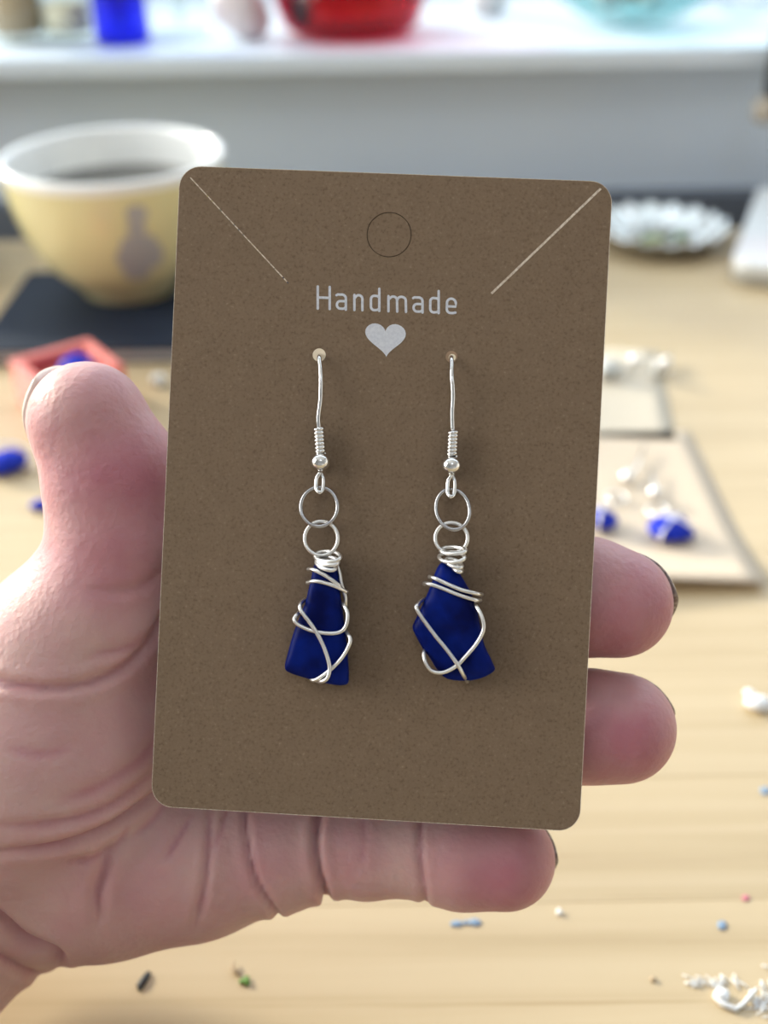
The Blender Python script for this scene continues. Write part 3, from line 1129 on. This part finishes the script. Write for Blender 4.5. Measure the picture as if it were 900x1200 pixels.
    V[inside] -= ez[None] * (hc[inside] + CT + 0.06)[:, None]
    return V, Fc, flush


HV, HF, HFL = build_hand()
CAM_np = np.array(CAM)
HW = (HV / 1000) @ CAM_np[:3, :3].T + CAM_np[:3, 3]
hand_loc = Vector(to_world(cpt(100, 1000, 175)))
hand = thing('hand', 'bare hand holding the brown earring card between thumb and fingers', 'hand', hand_loc)
me = bpy.data.meshes.new('skin')
W = (HW - np.array(hand_loc)).astype(np.float32)
me.vertices.add(len(W))
me.vertices.foreach_set('co', W.ravel())
me.loops.add(HF.size)
me.loops.foreach_set('vertex_index', HF.ravel().astype(np.int32))
me.polygons.add(len(HF))
me.polygons.foreach_set('loop_start', np.arange(0, HF.size, 4, dtype=np.int32))
me.update(calc_edges=True)
me.validate()
at = me.attributes.new('flush', 'FLOAT', 'POINT')
at.data.foreach_set('value', HFL.astype(np.float32))
link('skin', me, M['skin'], hand)


from mathutils.bvhtree import BVHTree
HAND_TREE = BVHTree.FromPolygons([tuple(p) for p in HV], [tuple(f) for f in HF])


def nail(c, axis, normal, au, av0, av1, m, lift0=0.15, lift1=0.5, thick=0.45):
    """shell wrapped over the back of a finger tip. c: centre of the tip ball (camera mm); axis to the free edge; angles in degrees"""
    n = np.array(normal, float)
    n /= np.linalg.norm(n)
    a = np.array(axis, float)
    a -= n * a.dot(n)
    a /= np.linalg.norm(a)
    b = np.cross(n, a)
    bm = bmesh.new()
    nu, nv = 14, 14
    g = {}
    for i in range(nu + 1):
        for j in range(nv + 1):
            u = -1 + 2 * i / nu
            w_ = j / nv
            U = math.radians(au * u * (1 - 0.22 * max(0, w_ - 0.6) / 0.4 * abs(u)) * (1 - 0.15 * (1 - w_) ** 3))
            bend = 0.80 + 0.20 * math.sqrt(max(0, 1 - u * u))
            Vv = math.radians(av0 + (av1 - av0) * (0.12 * (1 - bend) * 5 * (1 - w_) + w_ * (bend * .5 + .5)))
            d = n * math.cos(U) * math.cos(Vv) + b * math.sin(U) * math.cos(Vv) + a * math.sin(Vv)
            hit = HAND_TREE.ray_cast(Vector(c + d * 25), Vector(-d), 30)
            p = np.array(hit[0]) if hit[0] is not None else c + d * 8
            rr = np.linalg.norm(p - c)
            if rr > 9.6: p = c + d * 8.2
            edge = 1 - abs(u) ** 4 * 0.6
            lift = (lift0 + (lift1 - lift0) * w_) * edge
            g[0, i, j] = bm.verts.new(to_world(p + d * lift))
            g[1, i, j] = bm.verts.new(to_world(p + d * (lift - thick)))
    for s in (0, 1):
        for i in range(nu):
            for j in range(nv):
                bm.faces.new((g[s, i, j], g[s, i + 1, j], g[s, i + 1, j + 1], g[s, i, j + 1]))
    per = [(i, 0) for i in range(nu)] + [(nu, j) for j in range(nv)] + [(i, nv) for i in range(nu, 0, -1)] + [(0, j) for j in range(nv, 0, -1)]
    for k in range(len(per)):
        p, q = per[k], per[(k + 1) % len(per)]
        bm.faces.new((g[0, p[0], p[1]], g[0, q[0], q[1]], g[1, q[0], q[1]], g[1, p[0], p[1]]))
    return part('nail', bm, m, hand)


pol = 'nail with dark glossy polish'
def nail_at(px, py, d, deg, back, *args, **kw):
    r = math.radians(deg)
    k = math.sqrt(1 - back * back)
    return nail(cpt(px, py, d), (math.sin(r) * .6 + .3, -math.cos(r) * .6, 0.5), (math.cos(r) * k, math.sin(r) * k, -back), *args, **kw)


nail_at(722, 705, 162.6, 24, 0.60, 46, -46, 44, M['nail'], lift0=0.35, lift1=0.85, thick=1.0)['label'] = pol
nail_at(726, 853, 162.9, 38, 0.62, 36, -40, 40, M['nail'], lift0=0.25, lift1=0.45, thick=0.7)['label'] = pol
nail_at(592, 1007, 166, 17, 0.62, 36, -40, 40, M['nail'], lift0=0.3, lift1=0.6, thick=0.8)['label'] = pol
nail(cpt(103, 494, 164), (0.15, 0.80, 0.45), (-0.88, 0.24, -0.40), 40, -42, 44, M['nail_glare'], 0.6, 1.1, 1.4)['label'] = 'glossy thumb nail seen edge on, sun glare put into its colour'

#@@TABLETOP
# ------------------------------------------------------------------ things on the table
# notebook under the cup
NB_H = 0.006
p_fl, p_bl = on_z(-42, 412, TABLE_Z + NB_H), on_z(42, 318, TABLE_Z + NB_H)
nx0, ny0, ny1 = p_fl.x, p_fl.y, p_bl.y
nx0 = (p_fl.x + p_bl.x) / 2
nb = thing('notebook', 'dark navy notebook lying under the yellow cup', 'notebook', ((nx0 + 0.07), ny0, TABLE_Z))
nw = 0.150
part('cover', box(bmesh.new(), (nx0, ny0, TABLE_Z + NB_H - 0.0012), (nx0 + nw, ny1, TABLE_Z + NB_H), 0.0004), M['navy_cover'], nb, False)
part('pages', box(bmesh.new(), (nx0 + .001, ny0 + .001, TABLE_Z + 0.0011), (nx0 + nw - .001, ny1 - .001, TABLE_Z + NB_H - 0.0012)), M['pages'], nb, False)
part('cover', box(bmesh.new(), (nx0, ny0, TABLE_Z), (nx0 + nw, ny1, TABLE_Z + 0.0011), 0.0003), M['navy_cover'], nb, False)

# yellow tea bowl
CZ = TABLE_Z + NB_H
CUP_H = 0.056
cc = on_z(131, 180, CZ + CUP_H)
cc.z = CZ
dcup = -((CAM.inverted() @ Vector((cc.x, cc.y, CZ + CUP_H))).z)
R = 131 * dcup / F
cup = thing('cup', 'yellow handleless cup with white rim and grey emblem, standing on the navy notebook', 'cup', cc)


def cup_r(t):                           # outer radius at height fraction t
    xs = [0, 0.03, 0.10, 0.2, 0.32, 0.5, 0.7, 0.88, 1.0]
    ys = [0.42, 0.44, 0.52, 0.66, 0.775, 0.88, 0.95, 0.985, 1.0]
    return float(np.interp(t, xs, ys)) * R


def smooth_cup_r(t):
    return sum(cup_r(min(1, max(0, t + k * 0.03))) for k in (-2, -1, 0, 1, 2)) / 5


lip = 0.93
outer = [(0.0, 0.0015), (cup_r(0) - .002, 0.0015), (cup_r(0) - .001, 0)] + [(smooth_cup_r(t), t * CUP_H) for t in np.linspace(0.0, lip, 26)]
part('outer_wall', lathe(bmesh.new(), outer, cc, 72), M['yellow'], cup)
th = 0.0034
inner = [(smooth_cup_r(lip), lip * CUP_H), (smooth_cup_r(1) * 1.006, CUP_H * 0.985), (smooth_cup_r(1) - 0.0006, CUP_H + 0.0004), (smooth_cup_r(1) - th + .0008, CUP_H + 0.0002),
         (smooth_cup_r(1) - th, CUP_H - 0.001)]
inner += [(max(0.0, smooth_cup_r(t) - th), t * CUP_H) for t in np.linspace(0.94, 0.10, 20)] + [(0, 0.09 * CUP_H)]
part('inner_wall', lathe(bmesh.new(), inner, cc, 72), M['white_glaze'], cup)
lv = 0.74
part('drink', lathe(bmesh.new(), [(0, lv * CUP_H), (smooth_cup_r(lv) - th - 0.0001, lv * CUP_H)], cc, 60), M['tea'], cup)


def on_cup(px, py):
    o, v = ray(px, py)
    t = 0.2
    for _ in range(4000):
        p = o + v * t
        h = (p.z - CZ) / CUP_H
        if 0 <= h <= 1 and math.hypot(p.x - cc.x, p.y - cc.y) <= smooth_cup_r(h) + 0.00025: return p
        t += 0.0001
    return None


def cup_blob(bm, cx, cy, rx, ry):
    vs = []
    c0 = on_cup(cx, cy)
    rings = []
    for s in (0.5, 1.0):
        rings.append([bm.verts.new(on_cup(cx + rx * s * math.cos(2 * math.pi * k / 16), cy + ry * s * math.sin(2 * math.pi * k / 16))) for k in range(16)])
    c = bm.verts.new(c0)
    for k in range(16):
        bm.faces.new((c, rings[0][k], rings[0][(k + 1) % 16]))
        bm.faces.new((rings[0][k], rings[1][k], rings[1][(k + 1) % 16], rings[0][(k + 1) % 16]))


bm = bmesh.new()
for b in ((160, 251, 13, 11), (160, 268, 11, 13), (174, 284, 10, 9), (150, 286, 9, 8), (148, 302, 12, 14), (166, 300, 15, 22), (182, 298, 9, 15), (160, 318, 16, 10), (164, 284, 12, 8)):
    cup_blob(bm, *b)
part('emblem', bm, M['emblem'], cup)

# navy jar at the frame's edge
jc = on_z(-89, 322, TABLE_Z)
jar = thing('jar', 'round dark navy glass jar standing beside the yellow cup', 'jar', jc)
jr = 0.035
prof = [(0, 0), (jr * .5, 0), (jr * .78, .005), (jr * .95, .016), (jr, .026), (jr * .96, .036), (jr * .82, .046), (jr * .62, .053), (jr * .52, .058), (jr * .52, .064), (0, .064)]
part('glass_body', lathe(bmesh.new(), prof, jc, 48), M['navy_glass'], jar)
part('stopper', lathe(bmesh.new(), [(0, .064), (jr * .42, .064), (jr * .46, .068), (jr * .3, .073), (0, .074)], jc, 32), M['navy_glass'], jar)

# red tray with a blue stone
TH = 0.017
A, B_, D_ = on_z(9, 421, TABLE_Z + TH), on_z(104, 395, TABLE_Z + TH), on_z(25, 467, TABLE_Z + TH)
u = (B_ - A)
lu = u.length
u.normalize()
v = Vector((u.y, -u.x, 0))
lv_ = 0.030
tray = thing('tray', 'small open red plastic tray with a blue stone in it, behind the thumb', 'tray', (A.x + u.x * lu / 2 + v.x * lv_ / 2, A.y + u.y * lu / 2 + v.y * lv_ / 2, TABLE_Z))


def obox(bm, u0, u1, v0, v1, z0, z1, bev=0.0008):
    n0 = set(bm.verts)
    box(bm, (u0, v0, z0), (u1, v1, z1), bev)
    for q in bm.verts:
        if q not in n0:
            q.co = Vector((A.x, A.y, 0)) + u * q.co.x + v * q.co.y + Vector((0, 0, q.co.z))


w = 0.004
bm = bmesh.new()
obox(bm, 0, lu, 0, lv_, TABLE_Z, TABLE_Z + 0.011)
part('tray_base', bm, M['red_plastic'], tray, False)
for q in ((0, lu, 0, w), (0, lu, lv_ - w, lv_), (0, w, w, lv_ - w), (lu - w, lu, w, lv_ - w)):
    bm = bmesh.new()
    obox(bm, *q, TABLE_Z + 0.0112, TABLE_Z + TH)
    part('tray_wall', bm, M['red_plastic'], tray, False)
c = A + u * 0.018 + v * 0.016
solo('sea_glass_piece', pebble(bmesh.new(), (c.x, c.y, TABLE_Z + 0.0112), 0.0075, 0.006, 0.0045, 0.5, seed=3), M['cobalt_lit'], (c.x, c.y, TABLE_Z + 0.0112),
     'blue frosted glass piece lying in the red tray', 'glass piece')
c = A + u * 0.029 + v * 0.012
solo('glass_chip', pebble(bmesh.new(), (c.x, c.y, TABLE_Z + 0.0112), 0.004, 0.003, 0.003, 0.2, seed=5, sub=1), M['clear_frost'], (c.x, c.y, TABLE_Z + 0.0112),
     'whitish glass chip beside the blue piece in the red tray', 'glass piece')

# loose pieces at left
for px, py, s, m, seed, lab in ((8, 551, 1.0, 'cobalt_lit', 11, 'blue glass piece with silver wire on the table below the red tray'),
                                (48, 596, 0.45, 'cobalt_lit', 12, 'tiny blue glass piece on the table beside the thumb'),):
    c = on_z(px, py)
    t = thing('sea_glass_piece', lab, 'glass piece', c)
    part('glass', pebble(bmesh.new(), c, 0.0075 * s, 0.006 * s, 0.004 * s, 0.3, seed=seed), M[m], t)
    if s > .9:
        bm = bmesh.new()
        pts = [c + Vector((0.0085 * math.cos(a), 0.003 * math.sin(a) + .001, 0.0035 + 0.0042 * math.sin(a))) for a in np.linspace(0, 2 * math.pi, 20)[:-1]]
        tube(bm, pts, 0.0004, 8, True)
        part('wire_wrap', bm, M['wrap'], t)
c = on_z(187, 452)
solo('glass_bead', pebble(bmesh.new(), c, 0.003, 0.003, 0.0026, 0, 0.05, seed=9), M['clear_frost'], c, 'small clear glass bead on the table behind the thumb', 'bead')


# kraft cards with earrings lying on the table
def lying_card(corner, back, w, h, lift, m, label, group):
    o = on_z(*corner)
    b = on_z(*back)
    d = (b - o)
    d.z = 0
    d.normalize()
    s = Vector((-d.y, d.x, 0))                # to the left of the card's depth axis
    bm = bmesh.new()
    nu, nv = 10, 16
    lp = rounded_rect(w, h, 0.003, 6)
    for z in (0,):
        pass

    def P(a, c_, top):
        k = max(0.0, 1 - c_ / 0.035)
        return o + s * a + d * c_ + Vector((0, 0, lift * k * k * (0.35 + 0.65 * a / w) + 0.00005 + (0.0003 if top else 0)))
    g = {}
    for t in (0, 1):
        for i in range(nu + 1):
            for j in range(nv + 1):
                g[t, i, j] = bm.verts.new(P(w * i / nu, h * j / nv, t))
    for t in (0, 1):
        for i in range(nu):
            for j in range(nv):
                bm.faces.new((g[t, i, j], g[t, i + 1, j], g[t, i + 1, j + 1], g[t, i, j + 1]))
    per = [(i, 0) for i in range(nu)] + [(nu, j) for j in range(nv)] + [(i, nv) for i in range(nu, 0, -1)] + [(0, j) for j in range(nv, 0, -1)]
    for k in range(len(per)):
        p, q = per[k], per[(k + 1) % len(per)]
        bm.faces.new((g[0, p[0], p[1]], g[0, q[0], q[1]], g[1, q[0], q[1]], g[1, p[0], p[1]]))
    obj = solo('earring_card', bm, m, o, label, 'card', group)
    return o, s, d


lying_card((897, 692), (834, 562), 0.060, 0.088, 0.006, M['kraft_glare'], 'kraft earring card with glare painted in, lying on the table behind the fingertips', None)
lying_card((792, 517), (772, 425), 0.058, 0.070, 0.0, M['kraft_white'], 'cream earring card lying farther back on the table, below the silver dish', None)


def small_earring(px, py, sx, sy, rot, m, ring_px, bead_px, label, z=0.001):
    c = on_z(px, py, TABLE_Z + z)
    t = thing('earring', label, 'earring', c)
    part('sea_glass', pebble(bmesh.new(), c, sx, sy, 0.0032, rot, seed=int(px)), M[m], t)
    bm = bmesh.new()
    for a0, tl in ((0.6, 0.35), (-0.7, -0.2)):
        R3 = Matrix.Rotation(rot + a0, 3, 'Z')
        pts = [c + R3 @ Vector((sx * 1.03 * math.cos(a), tl * sy * math.cos(a) * 0.6, 0.0026 + 0.0036 * math.sin(a))) for a in np.linspace(0, 2 * math.pi, 24)[:-1]]
        tube(bm, pts, 0.00032, 8, True)
    part('wire_wrap', bm, M['wrap'], t)
    r = on_z(*ring_px, TABLE_Z + z)
    bm = bmesh.new()
    tube(bm, [r + Vector((0.003 * math.cos(a), 0.003 * math.sin(a), 0.0006)) for a in np.linspace(0, 2 * math.pi, 24)[:-1]], 0.0004, 8, True)
    part('jump_ring', bm, M['silver'], t)
    b = on_z(*bead_px, TABLE_Z + z)
    bm = bmesh.new()
    bmesh.ops.create_uvsphere(bm, u_segments=16, v_segments=10, radius=0.0021)
    bmesh.ops.translate(bm, vec=b + Vector((0, 0, 0.0019)), verts=bm.verts)
    part('bead', bm, M['silver'], t)
    bm = bmesh.new()
    dv = (b - r)
    tube(bm, [b + Vector((0, 0, .001)), b + dv * 0.8 + Vector((.001, 0, .0012)), b + dv * 1.8 + Vector((.0005, .002, .002))], 0.0004, 8)
    part('ear_wire', bm, M['silver'], t)


small_earring(787, 628, 0.0073, 0.0062, 0.1, 'cobalt_lit', (770, 600), (766, 584), 'blue glass earring on the glare-paled kraft card, wholly in view beside the fingertip')
small_earring(704, 616, 0.0048, 0.0052, 0.4, 'cobalt_lit', (722, 585), (734, 565), 'blue glass earring on the glare-paled kraft card, half hidden behind the held card')
small_earring(712, 440, 0.0060, 0.0045, 0.2, 'clear_frost', (735, 432), (742, 428), 'clear glass earring on the cream card, next to the held card')
small_earring(770, 440, 0.0020, 0.0018, 0.2, 'clear_frost', (776, 434), (779, 430), 'tiny clear glass earring on the cream card, farther from the held card')

# silver dish
dc = on_z(772, 284, TABLE_Z)
dish = thing('dish', 'crinkled silver foil dish with green scraps on the table', 'dish', dc)
Dr = 77 * -((CAM.inverted() @ dc).z) / F


def ruffle(a, r, z):
    k = (r / Dr) ** 2
    return r * (1 + 0.025 * k * math.sin(17 * a)), z + k * 0.0012 * math.sin(17 * a + 1) + 0.0005 * k * math.sin(41 * a)


prof = [(0, 0.0005), (Dr * .55, 0.0005), (Dr * .72, 0.002), (Dr * .92, .0075), (Dr, .009), (Dr * .99, .0097), (Dr * .90, .0084), (Dr * .70, .003), (Dr * .5, .0015), (0, .0015)]
part('foil', lathe(bmesh.new(), prof, dc, 120, ruffle), M['foil'], dish)
for k, (dx, dy, sx_, sy_, rot_, m, lab) in enumerate((
        (-.004, -.004, .0075, .0030, .1, 'green_scrap', 'long olive green scrap lying in the silver foil dish'),
        (.010, -.002, .0040, .0022, -.3, 'leaf', 'short dark green scrap lying in the silver foil dish'),
        (.004, .008, .0060, .0035, .4, 'clear_frost', 'large whitish chip lying at the back of the silver foil dish'),
        (-.010, .006, .0035, .0025, .9, 'clear_frost', 'small whitish chip in the silver foil dish, next to the held card'),
        (.014, .005, .0040, .0026, 1.2, 'steel', 'grey metal scrap lying in the silver foil dish'))):
    p = dc + Vector((dx, dy, .0016))
    solo('craft_scrap', pebble(bmesh.new(), p, sx_, sy_, .0018, rot_, seed=40 + k, sub=2), M[m], p, lab, 'scrap')

# white slab at the right edge
sc = on_z(853, 332)
sb = on_z(886, 240)
dv_ = (sb - sc)
ln = dv_.length
dv_.normalize()
du_ = Vector((dv_.y, -dv_.x, 0))
slab = thing('box', 'white rounded flat box with grey underside on the table beside the silver dish', 'box', sc + du_ * .035 + dv_ * ln * .5)
loops = rounded_rect(0.070, ln, 0.009, 8)
for nm, z0, z1, m in (('grey_base', 0.0, 0.005, 'grey_plastic'), ('white_lid', 0.005, 0.010, 'white_plastic')):
    b = sheet([[(x * 1000, y * 1000) for x, y in loops]], (z1 - z0) * 1000)
    for q in b.verts:
        x, y, z = q.co / 1000
        q.co = sc + du_ * (x + .035) + dv_ * (y + ln / 2) + Vector((0, 0, z1 + z))
    part(nm, b, M[m], slab, False)

# crumbs and marks near the bottom of the frame
c = on_z(168, 1151)
bm = bmesh.new()
pebble(bm, c, 0.0009, 0.0023, 0.0004, -0.35, 0.2, seed=21)
solo('chip', bm, M['black'], c, 'black pointed chip lying on the table under the palm', 'chip')
c = on_z(287, 1149)
t = thing('leaf_sprig', 'tiny green leaf scrap lying on the table below the hand', 'leaf', c)
part('leaf', pebble(bmesh.new(), c, 0.0013, 0.0007, 0.0004, 0.6, 0.3, seed=22), M['leaf'], t)
part('leaf', pebble(bmesh.new(), c + Vector((.0003, -.0005, 0)), 0.0011, 0.0007, 0.0005, 1.9, 0.3, seed=27), M['leaf'], t)
bm = bmesh.new()
tube(bm, [c + Vector((-.001, .0008, .0005)), c + Vector((-.0025, .0022, .0007)), c + Vector((-.0022, .0035, .0006))], [.0004, .0003, .0002], 6)
part('stem', bm, M['tan'], t)
c = on_z(276, 1139)
c = on_z(545, 1082)
bm = bmesh.new()
for dx, dy, s in ((-.0017, -.0002, .0012), (.0002, .0001, .0008), (.0019, .0001, .0013)):
    pebble(bm, c + Vector((dx, dy, 0)), s, s * .7, .0002, 0, .2, seed=23 + int(dx * 1e5))
solo('paint_spot', bm, M['blue_paint'], c, 'dried blue paint spot on the table below the little finger', 'paint')
for px, py, s, mm, lab, nm, cat in ((896, 927, .0014, 'blue_paint', 'blue-grey paint fleck on the table at the frame edge', 'paint_spot', 'paint'),
                                    (846, 1085, .0012, 'blue_paint', 'faint blue paint fleck below the pink speck', 'paint_spot', 'paint'),
                                    (874, 1053, .0009, 'pink_speck', 'pink paint speck on the bare table', 'paint_spot', 'paint'),
                                    (889, 829, .0036, 'white_scrap', 'large white crumb on the table beside the ring fingertip', 'white_crumb', 'crumb'),
                                    (878, 815, .0017, 'white_scrap', 'small white crumb behind the large one', 'white_crumb', 'crumb'),
                                    (655, 1070, .0008, 'white_scrap', 'tiny white speck on the table by the little fingertip', 'white_crumb', 'crumb'),
                                    (765, 1148, .0007, 'tan', 'tiny brown speck on the bare table', 'brown_crumb', 'crumb')):
    c = on_z(px, py)
    solo(nm, pebble(bmesh.new(), c, s, s * .8, s * (.5 if 'crumb' in nm else .15), px, .2, seed=px), M[mm], c, lab, cat)
# white curled shaving and its crumbs at the lower corner
c = on_z(840, 1170)
t = thing('white_shaving', 'curled white string-like shaving with a blob on the table near the frame corner', 'shaving', c)
bm = bmesh.new()
tube(bm, [on_z(x, y, TABLE_Z + h) for x, y, h in [(838, 1166, .0006), (846, 1176, .0005), (862, 1183, .0004), (872, 1176, .0006), (882, 1164, .0010), (886, 1159, .0012)]],
     [.0006, .0006, .0005, .0004, .0004, .0003], 8)
part('string', bm, M['white_scrap'], t)
part('blob', pebble(bmesh.new(), on_z(845, 1169), .0016, .0014, .0009, .4, .25, seed=31), M['white_scrap'], t)
bm = bmesh.new()
for k in range(60):
    if k < 26: x, y = random.gauss(838, 16), random.gauss(1150, 6)
    elif k < 34: x, y = random.gauss(812, 6), random.gauss(1153, 3)
    else: x, y = random.gauss(893, 6), random.gauss(1172, 14)
    p = on_z(x, y)
    a = random.uniform(0, 3.1)
    l = random.uniform(.0004, .0012)
    tube(bm, [p + Vector((-l * math.cos(a), -l * math.sin(a), .0001)), p + Vector((0, 0, .0004)), p + Vector((l * math.cos(a), l * math.sin(a), .0001))], random.uniform(.00008, .0002), 4)
o = solo('white_dust', bm, M['white_scrap'], c, 'fine white shavings scattered around the curled white shaving', 'shavings')
o['kind'] = 'stuff'

#@@SILL
# ------------------------------------------------------------------ things on the window sill
SY = 0.62


def sill_c(px, y=SY):
    p = on_y(px, 30, y)
    return Vector((p.x, y, SILL_Z))


MMPX = 0.47e-3


def vessel(name, label, cat, px, y, prof, m, inner_th=0.0018, floor=0.004, extra=None, wob=None, partname='glass_body'):
    c = sill_c(px, y)
    t = thing(name, label, cat, c)
    pr = [(0, 0)] + prof + [(max(prof[-1][0] - inner_th, .0005), prof[-1][1])] + [(max(r - inner_th, 0.0004), max(z, floor)) for r, z in prof[::-1] if z > floor] + [(0, floor)]
    part(partname, lathe(bmesh.new(), pr, c, 56, wob), m, t)
    return t, c


# tan-filled clear jar
t, c = vessel('jar', 'clear jar of tan pebbles at the end of the sill, left of the blue bottle', 'jar', 22, 0.625, [(.0135, 0), (.015, .002), (.015, .045), (.011, .052), (.011, .058)], M['clear'])
for k in range(3):
    pass
part('filling', lathe(bmesh.new(), [(0, .0045), (.0128, .0045), (.0128, .030), (0, .031)], c, 32), M['tan'], t)
t, c = vessel('jar', 'clear jar with a pale yellow filling beside the blue bottle', 'jar', 80, 0.625, [(.0125, 0), (.014, .002), (.014, .050), (.010, .056), (.010, .060)], M['clear'])
M['cream'] = mat('cream sand', (0.80, 0.74, 0.58), 0.8)
part('filling', lathe(bmesh.new(), [(0, .0045), (.0118, .0045), (.0118, .018), (0, .019)], c, 32), M['cream'], t)
t, c = vessel('bottle', 'small cobalt blue glass bottle on the white sill', 'bottle', 142, 0.615, [(.0125, 0), (.0140, .002), (.0135, .040), (.0120, .046), (.006, .054), (.005, .066), (.0062, .067), (.0062, .070)], M['blue_glass'])
part('cork', lathe(bmesh.new(), [(0, .066), (.0031, .066), (.0036, .076), (0, .076)], c, 24), M['tan'], t)
t, c = vessel('jar', 'empty clear glass jar between the blue bottle and the pale shell', 'jar', 212, 0.63, [(.0165, 0), (.018, .002), (.018, .050), (.0165, .055)], M['clear'])
c = sill_c(285, 0.62)
solo('shell', pebble(bmesh.new(), c, 0.0165, 0.011, 0.017, .3, .22, sub=3, seed=51), M['pearl'], c, 'pale pinkish shell on the sill beside the red bowl', 'shell')
t, c = vessel('bowl', 'red glass bowl on the white sill', 'bowl', 411, 0.63, [(.026, 0), (.030, .001), (.036, .006), (.0395, .016), (.0405, .030)], M['red_glass'], 0.003)
c2 = c + Vector((-0.026, -0.004, 0.0042))
solo('pebble', pebble(bmesh.new(), c2, .0065, .006, .010, .2, .2, seed=52), M['navy_glass'], c2, 'dark stone inside the red bowl', 'stone')
c = sill_c(572, 0.68)
solo('glass_chip', pebble(bmesh.new(), c, .012, .008, .010, .2, .2, sub=2, seed=53), M['clear_frost'], c, 'clear glass lump on the sill between the red and teal bowls', 'glass piece')


def wavy(a, r, z):
    k = min(1, r / .045) ** 2
    return r, z + k * .0035 * math.sin(5 * a + .8)


t, c = vessel('bowl', 'wide wavy teal glass bowl on the white sill', 'bowl', 737, 0.645, [(.016, 0), (.018, .001), (.030, .008), (.042, .017), (.0485, .024)], M['teal_glass'], 0.0025, .003, wob=wavy)
for k, (dx, dy, s, mm, lab) in enumerate(((-.012, -.004, .010, 'pearl', 'pale pink shell inside the teal bowl'), (.010, -.006, .008, 'clear_frost', 'frosted clear piece inside the teal bowl'),
                                          (.002, .010, .009, 'tan', 'tan pebble inside the teal bowl'))):
    p = c + Vector((dx, dy, .0085))
    solo('pebble', pebble(bmesh.new(), p, s, s * .7, s * .6, k, .2, seed=60 + k), M[mm], p, lab, 'stone')
# clear glass ring on edge
c = sill_c(868, 0.645)
bm = bmesh.new()
tube(bm, [c + Vector((.0115 * math.cos(a), .002 * math.sin(a), .0152 + .0115 * math.sin(a))) for a in np.linspace(0, 2 * math.pi, 40)[:-1]], .0036, 12, True)
solo('glass_ring', bm, M['clear'], c, 'clear glass ring standing on the sill beside the teal bowl', 'ring')
# dark cord with a beige pull hanging in front of the sill
p0, p1 = on_y(899, 118, 0.566), on_y(895, 127, 0.566)
t = thing('blind_cord', 'dark cord with beige pull hanging before the sill', 'cord', (p0.x, 0.566, p1.z - .006))
bm = bmesh.new()
tube(bm, [(p0.x + .0025, 0.566, 2.2), (p0.x + .002, 0.566, 1.4), (p0.x + .0012, 0.566, p0.z)], .0034, 10)
part('cord', bm, M['cord'], t)
part('pull', lathe(bmesh.new(), [(0, -.0065), (.004, -.0065), (.0062, -.003), (.0060, .002), (.003, .0055), (0, .006)], Vector((p0.x, 0.566, p1.z)), 24), M['beige'], t)
part('head_fixing', box(bmesh.new(), (p0.x - .02, 0.556, 2.195), (p0.x + .025, Y1, 2.215), .002), M['frame'], t, False)
